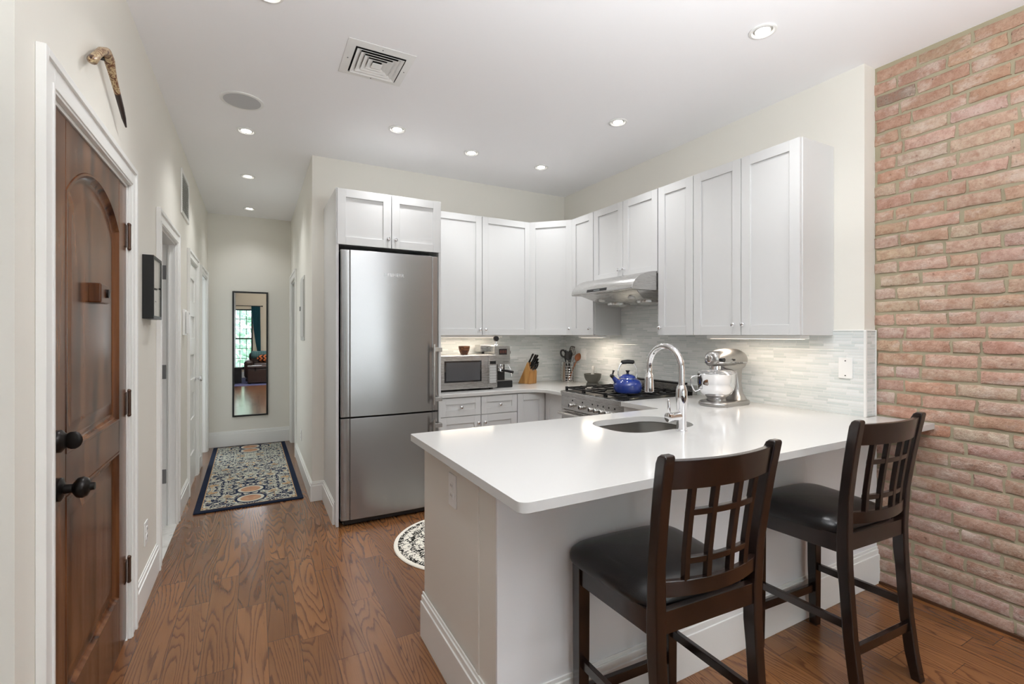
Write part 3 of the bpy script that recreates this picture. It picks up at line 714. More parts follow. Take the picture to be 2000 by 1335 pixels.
for x, y, l in ((-.054, 6.32, 'recessed downlight at the far end of the hall near the mirror'), (-.055, 5.044, 'recessed downlight second from the end of the hall'),
                (-.053, 3.925, 'recessed downlight in front of the round ceiling speaker'), (.899, 3.38, 'recessed downlight above the front of the refrigerator'),
                (1.543, 3.529, 'recessed downlight above the two-door cabinet over the microwave'), (2.212, 3.539, 'recessed downlight above the diagonal corner cabinet'),
                (2.212, 2.537, 'recessed downlight above the gas range'), (2.167, 1.442, 'recessed downlight above the bar stools, largest in the photo')):
    downlight(x, y, l)
for x, y, l in ((.053, 2.30, 'recessed downlight just inside the entry door'), (.60, .2, 'added unseen downlight brightening the living room over the camera'), (2.10, .0, 'added unseen downlight brightening the living room beside the brick wall'),
                (.55, -2.0, 'added unseen downlight brightening the living room near the leather trunk'), (2.10, -2.0, 'added unseen downlight brightening the far living-room corner by the added window')):
    downlight(x, y, l)  # living-room downlights are unseen, added to light the space behind the camera

t = thing('ceiling_vent', 'square white louvered air vent in the ceiling', 'vent', (.583, 2.62, H))
m = MB(); cx, cy = .583, 2.62
def sqring(m, a, za, b, zb, th=.002):
    A = [m.v((cx+sx*a, cy+sy*a, H-za)) for sx, sy in ((-1, -1), (1, -1), (1, 1), (-1, 1))]; B = [m.v((cx+sx*b, cy+sy*b, H-zb)) for sx, sy in ((-1, -1), (1, -1), (1, 1), (-1, 1))]
    C = [m.v((cx+sx*b, cy+sy*b, H-zb+th)) for sx, sy in ((-1, -1), (1, -1), (1, 1), (-1, 1))]; D = [m.v((cx+sx*a, cy+sy*a, H-za+th)) for sx, sy in ((-1, -1), (1, -1), (1, 1), (-1, 1))]
    for P, Q in ((A, B), (B, C), (C, D), (D, A)):
        for i in range(4): m.f([P[i], P[(i+1) % 4], Q[(i+1) % 4], Q[i]])
sqring(m, .172, .003, .130, .010); m.build('frame', WHITEP, t, 0, 20)
MB().box(cx-.132, cx+.132, cy-.132, cy+.132, H-.0025, H-.0005).build('duct', DARK, t)
for i, a in enumerate((.122, .098, .074, .050)):
    m = MB(); sqring(m, a, .016-.001*i, a-.026, .003, .0015); m.build('louver', WHITEP, t, 0, 20)
MB().box(cx-.026, cx+.026, cy-.026, cy+.026, H-.016, H-.012).build('center_plate', WHITEP, t, .002)
for dx, dy in ((-.15, 0), (.15, 0), (0, -.15), (0, .15)): MB().lathe([(.004, -.0075), (.003, -.009), (.001, -.0095)], (cx+dx, cy+dy, H), 10).build('screw', GREYP, t)

t = thing('ceiling_speaker', 'round white in-ceiling speaker with a grey grille', 'speaker', (-.068, 3.436, H))
MB().lathe([(.122, 0), (.122, -.004), (.112, -.008), (.104, -.006), (.104, 0)], (-.068, 3.436, H), 48).build('rim', WHITEP, t)
MB().lathe([(.104, -.001), (.104, -.0068), (.06, -.0075), (.003, -.0078)], (-.068, 3.436, H), 48).build('grille', simple('speaker_grille', S(196, 197, 199), .7, bump=(900, .4)), t)

t = thing('return_air_grille', 'white rectangular return-air grille high on the left hall wall', 'vent', (XL, 4.64, 2.475))
m = MB(); y0, y1, z0, z1 = 4.40, 4.87, 2.30, 2.645
m.box(XL+.0005, XL+.010, y0, y0+.03, z0, z1); m.box(XL+.0005, XL+.010, y1-.03, y1, z0, z1); m.box(XL+.0005, XL+.010, y0+.03, y1-.03, z0, z0+.03); m.box(XL+.0005, XL+.010, y0+.03, y1-.03, z1-.03, z1); m.build('frame', TRIM, t, .002)
m = MB()
for i in range(16): m.obox((XL+.002, y0+.03, z0+.036+i*.0172), (0, y1-y0-.06, 0), (.006, 0, -.008), (.001, 0, .0015))
m.build('louvers', TRIM, t); MB().box(XL+.0005, XL+.0015, y0+.03, y1-.03, z0+.03, z1-.03).build('duct', simple('duct_light', S(150, 150, 148), .6), t)

def plate_x(name, label, cat, x, sgn, y0, y1, z0, z1, kind, rot=None):
    t = thing(name, label, cat, (x, (y0+y1)/2, (z0+z1)/2)); c = (y0+y1)/2; zc = (z0+z1)/2
    f = lambda a, b: (min(x+sgn*a, x+sgn*b), max(x+sgn*a, x+sgn*b))
    MB().box(*f(.0003, .006), y0, y1, z0, z1).build('plate', WHITEP, t, .0025)
    if kind == 'outlet':
        for s in (-1, 1):
            r = MB().box(*f(.005, .0085), c-.016, c+.016, zc+s*.019-.014, zc+s*.019+.014).build('receptacle', WHITEP, t, .004)
            MB().box(*f(.0084, .0089), c-.008, c-.006, zc+s*.019-.004, zc+s*.019+.006).build('slot', DARK, r); MB().box(*f(.0084, .0089), c+.006, c+.008, zc+s*.019-.004, zc+s*.019+.006).build('slot', DARK, r)
    elif kind == 'switch': MB().box(*f(.005, .010), c-.017, c+.017, zc-.033, zc+.033).build('rocker', WHITEP, t, .003)
    elif kind == 'blank':
        for s in (-1, 1): MB().tube([(x+sgn*.005, c, zc+s*.041), (x+sgn*.0075, c, zc+s*.041)], .0032, 10).build('screw', DARK, t)
    return t
plate_x('wall_outlet', 'white electrical outlet low on the left wall past the entry door', 'outlet', XL, 1, 3.03, 3.105, .277, .397, 'outlet')
plate_x('wall_outlet', 'white electrical outlet on the end of the peninsula', 'outlet', .678, -1, 1.690, 1.765, .695, .822, 'outlet')
plate_x('wall_outlet', 'white outlet plate on the mosaic tile behind the utensil holder', 'outlet', XR-.008, -1, 3.805, 3.885, 1.113, 1.228, 'switch')
plate_x('blank_wall_plate', 'white blank wall plate on the tile beside the brick wall', 'wall plate', XR-.008, -1, 1.405, 1.478, 1.118, 1.234, 'blank')
plate_x('wall_outlet', 'white outlet low on the right hall wall before the rug', 'outlet', XH, -1, 5.17, 5.24, .30, .41, 'outlet')
t = thing('electrical_panel', 'grey flush electrical panel door on the right hall wall', 'electrical panel', (XH, 5.03, 1.62))
MB().box(XH-.008, XH-.0003, 4.84, 5.22, 1.31, 1.925).build('frame', simple('panel_grey', S(196, 196, 190), .4), t, .003)
d = MB().box(XH-.014, XH-.008, 4.87, 5.19, 1.345, 1.89).build('panel_door', simple('panel_grey', S(196, 196, 190), .4), t, .003)
MB().box(XH-.02, XH-.013, 5.155, 5.18, 1.60, 1.645).build('latch', BLACKP, d, .002)
t = thing('intercom', 'white wall intercom handset between the hall doors', 'intercom', (XL, 4.56, 1.46))
MB().box(XL+.0004, XL+.018, 4.50, 4.60, 1.36, 1.565).build('base', WHITEP, t, .004)
h = MB().box(XL+.018, XL+.042, 4.525, 4.57, 1.37, 1.55).build('handset', WHITEP, t, .008)
MB().box(XL+.0185, XL+.030, 4.580, 4.600, 1.42, 1.48).build('button_panel', BLACKP, t, .002)
MB().box(XL+.041, XL+.0425, 4.54, 4.555, 1.525, 1.54).build('earpiece', DARK, h)

# picture frame on the left wall
t = thing('picture_frame', 'deep black shadow-box picture frame on the left wall', 'picture frame', (XL, 3.1, 1.6))
y0, y1, z0, z1, xf = 2.985, 3.222, 1.444, 1.768, XL+.048
m = MB(); fr = .016
for a in ((y0, y0+fr, z0, z1), (y1-fr, y1, z0, z1), (y0+fr, y1-fr, z0, z0+fr), (y0+fr, y1-fr, z1-fr, z1)): m.box(XL+.0005, xf, *a)
m.build('frame', simple('black_lacquer', S(12, 12, 13), .4), t, .0015)
MB().box(XL+.001, xf-.012, y0+fr, y1-fr, z0+fr, z1-fr).build('mat_board', simple('mat_board', S(236, 235, 228), .7), t)
m = MB(); m.box(xf-.0125, xf-.0115, 3.055, 3.155, 1.596, 1.608); m.box(xf-.0125, xf-.0115, 3.09, 3.125, 1.535, 1.541); m.build('print', simple('print_ink', S(90, 90, 88), .6), t)
g = MB().box(xf-.004, xf-.002, y0+fr, y1-fr, z0+fr, z1-fr)
gm = NT('picture_glass'); gm.set((1, 1, 1, 1), .0, 0.0, Transmission_Weight=1.0, IOR=1.1); g.build('glass', gm.m, t)

# carved walking-stick head mounted above the entry door
t = thing('carved_club', 'carved and painted wooden club hung above the entry door', 'wall ornament', (XL, 2.2, 2.32))
cl = NT('carved_wood'); n_ = cl.noise(cl.coord(), 40.0, 2, .6, 1.0)
cl.set(cl.ramp(n_, [(0, S(56, 36, 26)), (.42, S(120, 80, 50)), (.5, S(200, 180, 140)), (.58, S(110, 66, 42)), (.7, S(60, 40, 30))]), .35)
P = [(2.50, 2.225), (2.46, 2.247), (2.42, 2.272), (2.36, 2.303), (2.31, 2.328), (2.27, 2.352), (2.24, 2.372), (2.20, 2.380), (2.14, 2.352), (2.08, 2.305), (2.035, 2.268), (2.02, 2.262)]
R = [.003, .008, .0095, .0105, .0115, .014, .017, .016, .013, .013, .015, .008]
m = MB(); m.tube([(XL+.028, y, z) for y, z in P[3:]], R[3:], 14); m.build('shaft', cl.m, t, 0, 60)
m = MB(); m.tube([(XL+.028, y, z) for y, z in P[:4]], R[:4], 14); m.build('tip', simple('dark_carved_wood', S(50, 40, 36), .35), t, 0, 60)
MB().box(XL+.0005, XL+.02, 2.21, 2.23, 2.36, 2.375).build('hook', BLACKM, t)

# mirror at the end of the hall
t = thing('wall_mirror', 'tall narrow mirror with a thin black frame at the hall end', 'mirror', (-.043, YE, 1.13))
x0, x1, z0, z1 = -.240, .150, .354, 1.902; fr = .020
m = MB()
for a in ((x0, x0+fr, z0, z1), (x1-fr, x1, z0, z1), (x0+fr, x1-fr, z0, z0+fr), (x0+fr, x1-fr, z1-fr, z1)): m.box(a[0], a[1], YE-.022, YE-.0005, a[2], a[3])
m.build('frame', simple('black_lacquer', S(12, 12, 13), .4), t, .0015)
MB().box(x0+fr, x1-fr, YE-.012, YE-.002, z0+fr, z1-fr).build('glass', MIRROR, t, 0, 0)

# rugs
o = MB().box(-.385, .385, -1.2, 1.2, 0, .012).build('runner_rug', RUG, None, .004)
o.location = (-.036, 5.50, 0); o.rotation_euler = (0, 0, math.radians(.5)); tag(o, 'navy and cream patterned runner rug on the hall floor', 'rug')
o = MB().lathe([(.455, 0), (.457, .004), (.452, .009), (.002, .0095)], (0, 0, 0), 64).build('round_mat', mat_mat(), None); o.location = (1.228, 2.93, 0)
tag(o, 'round white mat with a black worn pattern on the kitchen floor', 'rug')

# under-cabinet lights
def ucl(label, x0, x1, y0, y1, along):
    t = thing('under_cabinet_light', label, 'cabinet light', ((x0+x1)/2, (y0+y1)/2, ZU0), 0, 'slim lights under the wall cabinets')
    MB().box(x0, x1, y0, y1, ZU0-.022, ZU0-.001).build('housing', WHITEP, t, .003)
    MB().box(x0+.02, x1-.02, y0+.015, y1-.015, ZU0-.0235, ZU0-.0215).build('diffuser', glow('under_light_lens', (1, .86, .70, 1), 2.0), t)
    d = bpy.data.lights.new('under_light', 'AREA'); d.shape = 'RECTANGLE'; d.size, d.size_y = x1-x0-.04, y1-y0-.03; d.energy = UNDER_W; d.color = (1, .84, .68)
    o = bpy.data.objects.new('under_light', d); COL.objects.link(o); o.location = (0, 0, -.026); o.parent = t
ucl('slim under-cabinet light above the microwave', 1.42, 2.06, 3.99, 4.08, 0)
ucl('slim under-cabinet light above the utensil holder', 2.66, 2.75, 3.31, 3.60, 1)
ucl('slim under-cabinet light above the stand mixer', 2.66, 2.75, 1.55, 2.17, 1)

# ------------------------------------------------------------------ worktop objects
ZB2 = .8855
t = thing('microwave', 'stainless countertop microwave with a dark window beside the refrigerator', 'microwave', (1.6, 3.92, ZB2))
MX0, MX1, MY, MZ0, MZ1 = 1.318, 1.880, 3.752, .902, 1.188
MB().box(MX0, MX1, MY, 4.12, MZ0, MZ1).build('case', STEELH, t, .004)
for x in (MX0+.04, MX1-.04):
    for y in (MY+.03, 4.08): MB().lathe([(.014, ZB2), (.014, MZ0)], (x, y, 0), 12).build('foot', BLACKP, t)
d = MB().box(MX0+.002, 1.788, MY-.022, MY, MZ0+.001, MZ1-.002).build('door', STEELH, t, .004)
MB().box(1.385, 1.725, MY-.0245, MY-.021, .962, 1.143).build('window', GLASSB, d, .003)
MB().box(1.400, 1.710, MY-.0252, MY-.0242, .975, 1.130).build('window_mesh', simple('oven_mesh', S(78, 78, 80), .15), d, .001)
MB().tube([(1.338, MY-.0215, .925), (1.338, MY-.0232, .925)], .009, 16).build('badge', GREYP, d)
p = MB().box(1.790, MX1-.002, MY-.020, MY, MZ0+.001, MZ1-.002).build('control_panel', STEELH, t, .003)
MB().box(1.806, 1.864, MY-.0212, MY-.0195, 1.108, 1.134).build('clock_display', BLACKP, p)
MB().box(1.803, 1.867, MY-.0212, MY-.0195, .945, 1.096).build('keypad', simple('keypad_grey', S(186, 186, 184), .4), p, .001)
for i in range(6):
    for j in range(3): MB().box(1.808+j*.020, 1.822+j*.020, MY-.0222, MY-.021, .952+i*.0235, .965+i*.0235).build('key', simple('key_grey', S(160, 160, 158), .4), p, .0005)

o = MB().lathe([(.030, 0), (.034, .004), (.046, .035), (.0515, .060), (.052, .074), (.0485, .0745), (.045, .055), (.030, .012), (.002, .009)], (0, 0, 0), 36).build('wooden_bowl', BOWLW, None)
o.location = (1.655, 3.95, 1.189); tag(o, 'small turned wooden bowl on top of the microwave', 'bowl')

t = thing('espresso_machine', 'compact stainless espresso machine with a black base beside the microwave', 'coffee machine', (2.0, 3.97, ZB2))
EX0, EX1, EY0, EY1 = 1.918, 2.078, 3.845, 4.15
MB().box(EX0, EX1, EY0+.125, EY1, ZB2, 1.262).build('rear_housing', simple('espresso_black', S(30, 30, 31), .4), t, .006)
hd = MB().box(EX0-.001, EX1+.001, EY0+.02, EY1-.06, 1.092, 1.263).build('head', STEELH, t, .005)
MB().box(EX0, EX1, EY0-.03, EY0+.13, ZB2, ZB2+.062).build('drip_tray', BLACKP, t, .006)
MB().box(EX0+.006, EX1-.006, EY0-.024, EY0+.12, ZB2+.062, ZB2+.066).build('drip_grid', NICKEL, t, .001)
MB().box(EX0+.01, EX1-.01, EY0+.122, EY0+.126, ZB2+.066, 1.09).build('splash_panel', BLACKP, t)
MB().box(EX0+.045, EX0+.125, EY0+.016, EY0+.021, 1.182, 1.235).build('switch_panel', BLACKP, hd, .002)
for i in range(3): MB().box(EX0+.052+i*.024, EX0+.070+i*.024, EY0+.0135, EY0+.0165, 1.195, 1.222).build('rocker_switch', simple('switch_brown', S(90, 50, 40), .4), hd, .002)
text('GAGGIA', .016, simple('badge_dark', S(90, 90, 88), .4), hd, FRONT_Y(EX1-.045, EY0+.0195, 1.118))
MB().lathe([(.032, 1.092), (.034, 1.06), (.030, 1.05)], (2.0, EY0+.075, 0), 28).build('group_head', CHROME, t)
pf = MB().lathe([(.033, 1.049), (.034, 1.030), (.022, 1.020), (.010, 1.015)], (2.0, EY0+.075, 0), 28).build('portafilter', CHROME, t)
MB().tube([(2.0, EY0+.045, 1.038), (2.03, EY0-.02, 1.034), (2.055, EY0-.075, 1.026)], [.009, .012, .013], 14).build('handle', BLACKP, pf)
MB().tube([(EX1-.002, EY0+.09, 1.20), (EX1+.03, EY0+.09, 1.20)], [.020, .022], 18).build('steam_knob', BLACKP, t)
MB().tube([(EX1-.01, EY0+.05, 1.09), (EX1+.006, EY0+.03, 1.05), (EX1+.012, EY0+.01, .98)], .004, 10).build('steam_wand', CHROME, t)
MB().box(EX0-.07, EX0+.09, EY1-.13, EY1, 1.205, 1.268).build('cup_warmer', STEELH, t, .004)
t = thing('coffee_tamper', 'coffee tamper with a black ball handle standing on the espresso machine', 'tamper', (1.965, 3.93, 1.2635))
MB().lathe([(.028, 1.2635), (.028, 1.272), (.008, 1.277), (.008, 1.305)], (1.965, 3.93, 0), 24).build('foot', CHROME, t)
MB().ball((1.965, 3.93, 1.328), .027).build('handle', BLACKP, t)

# knife block and knives
KB = (2.285, 4.085); KR = math.radians(-62)
t = thing('knife_block', 'slanted beech knife block holding black-handled knives', 'knife block', (KB[0], KB[1], ZB2), KR)
prof = [(0, 0), (.138, 0), (.142, .118), (.105, .212)]
MB().prism(prof, lambda u, v, q: (u, q, v), 0, .125).build('block', BLOCKW, t, .003, world=False)
for x in (.012, .12):
    for y in (.012, .113): MB().lathe([(.006, -.0008), (.006, .001)], (x, y, 0), 10).build('foot', BLACKP, t, world=False)
Rk = Matrix.Rotation(KR, 4, 'Z'); kd = Vector((.50, 0, .87)).normalized()
knives = [(.110, .022, .205, .105, .0075, 'leftmost black knife handle in the block, standing highest'), (.113, .062, .188, .112, .0095, 'wide black knife handle at the top middle of the block'),
          (.112, .103, .190, .105, .009, 'black knife handle at the back top corner of the block'), (.121, .030, .165, .090, .007, 'slim black knife handle below the top row of the block'),
          (.121, .064, .165, .098, .008, 'black knife handle in the centre of the block'), (.122, .102, .163, .095, .008, 'black knife handle at the back of the middle row'),
          (.130, .026, .142, .078, .0065, 'short black knife handle near the front of the block'), (.130, .104, .142, .082, .007, 'short black knife handle behind the kitchen shears')]
for (u, q, z, L, r, lab) in knives:
    p = Vector((u, q, z)); wp = Vector((KB[0], KB[1], ZB2))+Rk @ p
    k = thing('kitchen_knife', lab, 'knife', wp, KR, 'knives in the block')
    m = MB(); secs = [(kd*s_, (r*f, 0, -r*f*.4), (0, .0065*f, 0)) for s_, f in ((.006, .85), (.02, .95), (L*.5, .85), (L*.8, 1.05), (L*.97, 1.0), (L, .7))]
    m.sweep(secs); m.build('handle', BLACKP, k, .002, world=False)
    MB().sweep([(kd*-.012, (r*.9, 0, -r*.35), (0, .004, 0)), (kd*.008, (r*.95, 0, -r*.4), (0, .0066, 0))]).build('bolster', NICKEL, k, .001, world=False)
    for s_ in (.3, .7): MB().tube([kd*L*s_+Vector((0, -.0068, 0)), kd*L*s_+Vector((0, .0068, 0))], .002, 8).build('rivet', NICKEL, k, world=False)
wp = Vector((KB[0], KB[1], ZB2))+Rk @ Vector((.137, .062, .128))
k = thing('kitchen_shears', 'kitchen shears with two black looped grips at the front of the knife block', 'scissors', wp, KR)
for s_ in (-1, 1):
    c = kd*.045+Vector((.004, s_*.020, 0)); e1 = kd; e2 = Vector((0, 1, 0))
    ring = [c+e1*.030*math.cos(a)+e2*.017*math.sin(a) for a in [2*math.pi*i/20 for i in range(21)]]
    MB().tube(ring, .0052, 10, cap=False).build('grip', BLACKP, k, world=False)
MB().sweep([(kd*-.02, (.002, 0, 0), (0, .008, 0)), (kd*.02, (.003, 0, 0), (0, .012, 0))]).build('blade', NICKEL, k, .001, world=False)

# wire utensil holder and utensils
UC = (2.828, 4.005)
t = thing('utensil_holder', 'round stainless wire utensil holder in the worktop corner', 'utensil holder', (UC[0], UC[1], ZB2))
MB().lathe([(.072, 0), (.074, .002), (.074, .012), (.002, .012)], (UC[0], UC[1], ZB2), 36).build('base', NICKEL, t)
for z in (.03, .055, .08, .105, .13, .16, .195):
    MB().tube([(UC[0]+.074*math.cos(a), UC[1]+.074*math.sin(a), ZB2+z) for a in [2*math.pi*i/36 for i in range(37)]], .0026, 8, cap=False).build('hoop', CHROME, t)
for i in range(10):
    a = 2*math.pi*i/10+.3; MB().tube([(UC[0]+.0745*math.cos(a), UC[1]+.0745*math.sin(a), ZB2+.008), (UC[0]+.0745*math.cos(a), UC[1]+.0745*math.sin(a), ZB2+.2)], .0022, 8).build('upright', CHROME, t)
for a0 in (math.radians(-62), math.radians(200)):
    m = MB(); A = [a0+math.radians(q) for q in range(-16, 17, 4)]
    i_ = [m.v((UC[0]+.0765*math.cos(a), UC[1]+.0765*math.sin(a), ZB2+.004)) for a in A]; o_ = [m.v((UC[0]+.0765*math.cos(a), UC[1]+.0765*math.sin(a), ZB2+.203)) for a in A]
    i2 = [m.v((UC[0]+.0785*math.cos(a), UC[1]+.0785*math.sin(a), ZB2+.004)) for a in A]; o2 = [m.v((UC[0]+.0785*math.cos(a), UC[1]+.0785*math.sin(a), ZB2+.203)) for a in A]
    m.rings([i_, o_, o2, i2, i_], False); m.build('side_plate', NICKEL, t)
def stick(p0, p1, r0, r1, mat, parent): return MB().tube([p0, Vector(p0).lerp(Vector(p1), .5), p1], [r0, (r0+r1)/2, r1], 10).build('handle', mat, parent)
def utensil(name, label, foot, top, mat, head):
    f = Vector((UC[0]+foot[0], UC[1]+foot[1], ZB2+.014)); e = Vector(top)
    k = thing(name, label, 'utensil', f, 0, 'utensils in the wire holder')
    stick(f, e, .0055, .005, mat, k); d = (e-f).normalized(); side = Vector((.879, -.477, 0)); nrm = d.cross(side).normalized(); side = nrm.cross(d).normalized()
    head(k, e, d, side, nrm, mat); return k
def spoon_head(L, W, hole=False):
    def fn(k, e, d, s_, n, mat):
        m = MB(); R = []
        for i in range(9):
            q = i/8; w_ = W*math.sin(math.pi*min(max(q*.93+.06, 0), 1))**.7; c = e+d*(L*q); dp = .25*w_
            R.append([m.v(c+s_*w_*math.cos(a)+n*(dp*abs(math.cos(a))**2-.0025+(.005 if math.sin(a) > 0 else 0))) for a in [2*math.pi*j/14 for j in range(14)]])
        m.rings(R); m.build('head', mat, k, 0, 60)
    return fn
def ring_head(k, e, d, s_, n, mat):
    c = e+d*.032; MB().tube([c+d*.036*math.cos(a)+s_*.024*math.sin(a) for a in [2*math.pi*i/24 for i in range(25)]], .0095, 10, cap=False).build('head', mat, k)
def slotted_head(k, e, d, s_, n, mat):
    m = MB(); L, W = .105, .037
    R = [[m.v(e+d*(L*q)+s_*(w_*sx)+n*sn) for sx, sn in ((-1, -.0015), (1, -.0015), (1, .0015), (-1, .0015))] for q, w_ in ((-.05, .006), (.1, .02), (.35, W*.95), (.7, W), (.93, W*.85), (1, W*.45))]
    m.rings(R); h = m.build('head', mat, k, .001)
    for i in range(4):
        for j in range(3): MB().obox(e+d*(.032+i*.016)+s_*(-.022+j*.017)-n*.0018, d*.009, s_*.009, n*.0036).build('slot', simple('slot_light', S(170, 176, 174), .5), h)
def whisk_head(k, e, d, s_, n, mat):
    for j in range(6):
        a0 = math.pi*j/6; ax = s_*math.cos(a0)+n*math.sin(a0)
        MB().tube([e+d*(.075*(math.sin(q)**.8))+ax*(.026*math.cos(q)*(.35+.65*math.sin(q))) for q in [math.pi*i/14 for i in range(15)]], .0013, 6).build('wire', CHROME, k)
utensil('pasta_spoon', 'black spoon with a pierced end leaning out left of the wire holder', (.03, -.02), (2.763, 3.98, 1.145), BLACKP, ring_head)
utensil('serving_spoon', 'large black serving spoon at the middle of the wire holder', (.02, -.04), (2.793, 3.945, 1.105), BLACKP, spoon_head(.10, .034))
utensil('ladle', 'black ladle head behind the large serving spoon', (.0, .02), (2.843, 4.0, 1.125), BLACKP, spoon_head(.085, .024))
utensil('slotted_spatula', 'black slotted spatula rising tallest above the wire holder', (-.03, -.01), (2.868, 4.0, 1.145), BLACKP, slotted_head)
utensil('wooden_spoon', 'wooden spoon leaning out right of the wire holder', (-.02, -.03), (2.868, 3.915, 1.10), SPOONW, spoon_head(.085, .031))
utensil('whisk', 'small steel wire whisk in front of the black utensils', (.0, -.05), (2.848, 3.945, 1.075), CHROME, whisk_head)
utensil('rubber_spatula', 'black flat spatula handle standing upright at the back of the holder', (.0, .04), (2.828, 4.045, 1.19), BLACKP, spoon_head(.02, .008))

# mortar and pestle
o = MB().lathe([(.060, 0), (.061, .006), (.057, .022), (.050, .034), (.052, .040), (.066, .054), (.077, .080), (.081, .108), (.081, .113), (.070, .113), (.062, .085), (.040, .062), (.002, .055)], (0, 0, 0), 40).build('mortar', STONE, None, .001, 50)
o.location = (2.795, 3.56, ZB2); tag(o, 'dark granite mortar on the worktop left of the range', 'mortar')
o = MB().tube([(-.012, 0, 0), (-.009, 0, .012), (-.004, 0, .04), (.002, 0, .09), (.006, 0, .125), (.007, 0, .130)], [.012, .020, .017, .013, .014, .006], 18).build('pestle', STONEL, None, 0, 60)
o.location = (2.792, 3.555, ZB2+.0565); tag(o, 'pale stone pestle standing in the dark mortar', 'pestle')

# blue kettle
KX, KY, KZ = 2.402, 2.650, .9415
t = thing('kettle', 'glossy blue enamel kettle with a black handle on the range', 'kettle', (KX, KY, KZ), math.radians(10))
L_ = dict(world=False)
MB().lathe([(.088, 0), (.094, .003), (.098, .012), (.1025, .030), (.1035, .050), (.099, .072), (.086, .090), (.066, .100), (.060, .103), (.002, .103)], (0, 0, 0), 48).build('body', BLUE, t, 0, 60, **L_)
ld = MB().lathe([(.062, .1035), (.061, .107), (.052, .122), (.034, .132), (.016, .135), (.002, .1355)], (0, 0, 0), 40).build('lid', BLUE, t, 0, 60, **L_)
MB().lathe([(.063, .1005), (.0645, .1035), (.062, .106)], (0, 0, 0), 40).build('lid_rim', CHROME, ld, **L_)
MB().lathe([(.010, .135), (.008, .145), (.016, .158), (.015, .162), (.002, .1625)], (0, 0, 0), 24).build('lid_knob', BLACKP, ld, **L_)
dx, dy = .879, -.477
def hp(s_, z): return (s_*dx, s_*dy, z)
MB().tube([hp(-.082, .078), hp(-.108, .108), hp(-.118, .120)], [.022, .014, .011], 16).build('spout', BLUE, t, **L_)
sw = MB().tube([hp(-.114, .115), hp(-.128, .130), hp(-.131, .134)], [.0145, .014, .006], 16).build('whistle', BLACKP, t, **L_)
MB().tube([hp(-.118, .125), hp(-.112, .150), hp(-.108, .163)], [.006, .006, .009], 12).build('whistle_lever', BLACKP, sw, **L_)
hw_ = [hp(-.066, .092), hp(-.073, .13), hp(-.075, .155), hp(-.066, .185), hp(-.052, .208), hp(-.040, .218)]
for sg in (1, -1): MB().tube([(p[0]*sg, p[1]*sg, p[2]) for p in hw_], [.007]*6, 12, squash=.6).build('handle_arm', CHROME, t, **L_)
MB().tube([hp(-.048, .217), hp(-.044, .221), hp(0, .225), hp(.044, .221), hp(.048, .217)], [.009, .0145, .0155, .0145, .009], 16).build('handle_grip', BLACKP, t, **L_)
for sg in (1, -1): MB().lathe([(.010, .088), (.011, .100), (.006, .104)], hp(.066*sg, 0), 14).build('bracket', simple('brass', S(200, 160, 90), .25, .9), t, **L_)

# stand mixer (local x = towards the bowl)
MR = math.atan2(.02, -1.0)
t = thing('stand_mixer', 'silver tilt-head stand mixer with a steel bowl on the breakfast-bar worktop', 'stand mixer', (2.672, 2.035, ZC+.0005), MR)
def ell(m, c, d, a, b, n=28, e=2.0):
    """section perpendicular to local x"""
    out = []
    for k in range(n):
        q = 2*math.pi*k/n; cx_, sx_ = math.cos(q), math.sin(q)
        out.append(m.v((c[0], c[1]+a*math.copysign(abs(cx_)**(2/e), cx_), c[2]+b*math.copysign(abs(sx_)**(2/e), sx_))))
    return out
m = MB(); R = [ell(m, (x, 0, z), None, a, b, 28, 2.4) for x, z, a, b in ((.148, .293, .012, .012), (.146, .293, .036, .034), (.135, .293, .047, .046), (.10, .294, .054, .053), (.04, .298, .060, .058), (-.03, .302, .062, .058), (-.09, .300, .060, .055), (-.135, .292, .054, .047), (-.165, .282, .040, .034), (-.176, .275, .020, .018), (-.178, .274, .006, .006))]
m.rings(R); hd = m.build('motor_head', MIXERM, t, 0, 60, **L_)
m = MB(); R = [ell(m, (x, 0, z), None, a, b, 28, 3) for x, z, a, b in ((.07, .252, .030, .012), (.04, .245, .040, .020), (-.03, .238, .044, .026), (-.10, .240, .044, .028), (-.15, .255, .036, .022))]
m.rings(R); m.build('head_underside', MIXERM, hd, 0, 60, **L_)
MB().sweep([((.147, 0, .262), (0, .05, 0), (.004, 0, .0)), ((.147, 0, .262), (0, .05, 0), (.004, 0, .006))])
m = MB(); R = [ell(m, (x, 0, z), None, a*1.012, .007, 28, 2.4) for x, z, a in ((.135, .270, .046), (.10, .270, .052), (.0, .272, .060), (-.09, .270, .059), (-.15, .268, .046))]
m.rings(R); m.build('trim_band', CHROME, hd, 0, 60, **L_)
MB().tube([(.142, 0, .296), (.158, 0, .296), (.161, 0, .296)], [.026, .026, .020], 26).build('hub_cover', CHROME, hd, **L_)
k = MB().tube([(.112, .050, .290), (.112, .072, .290), (.112, .080, .290)], [.010, .012, .013], 16).build('hub_knob', BLACKP, hd, **L_)
MB().tube([(.0, .056, .288), (.0, .070, .288)], [.007, .006], 12).build('speed_knob', BLACKP, hd, **L_)
text('KitchenAid', .016, simple('badge_dark2', S(60, 60, 60), .4), hd, (Matrix.Translation((-.05, .0615, .268)) @ Matrix.Rotation(math.pi, 4, 'Z') @ Matrix.Rotation(math.pi/2, 4, 'X'), False))
MB().lathe([(.034, .255), (.036, .245), (.036, .218), (.030, .212), (.010, .210)], (.095, 0, 0), 26).build('attachment_collar', CHROME, t, **L_)
MB().tube([(.095, 0, .212), (.095, 0, .15)], .006, 10).build('beater_shaft', CHROME, t, **L_)
m = MB(); R = []
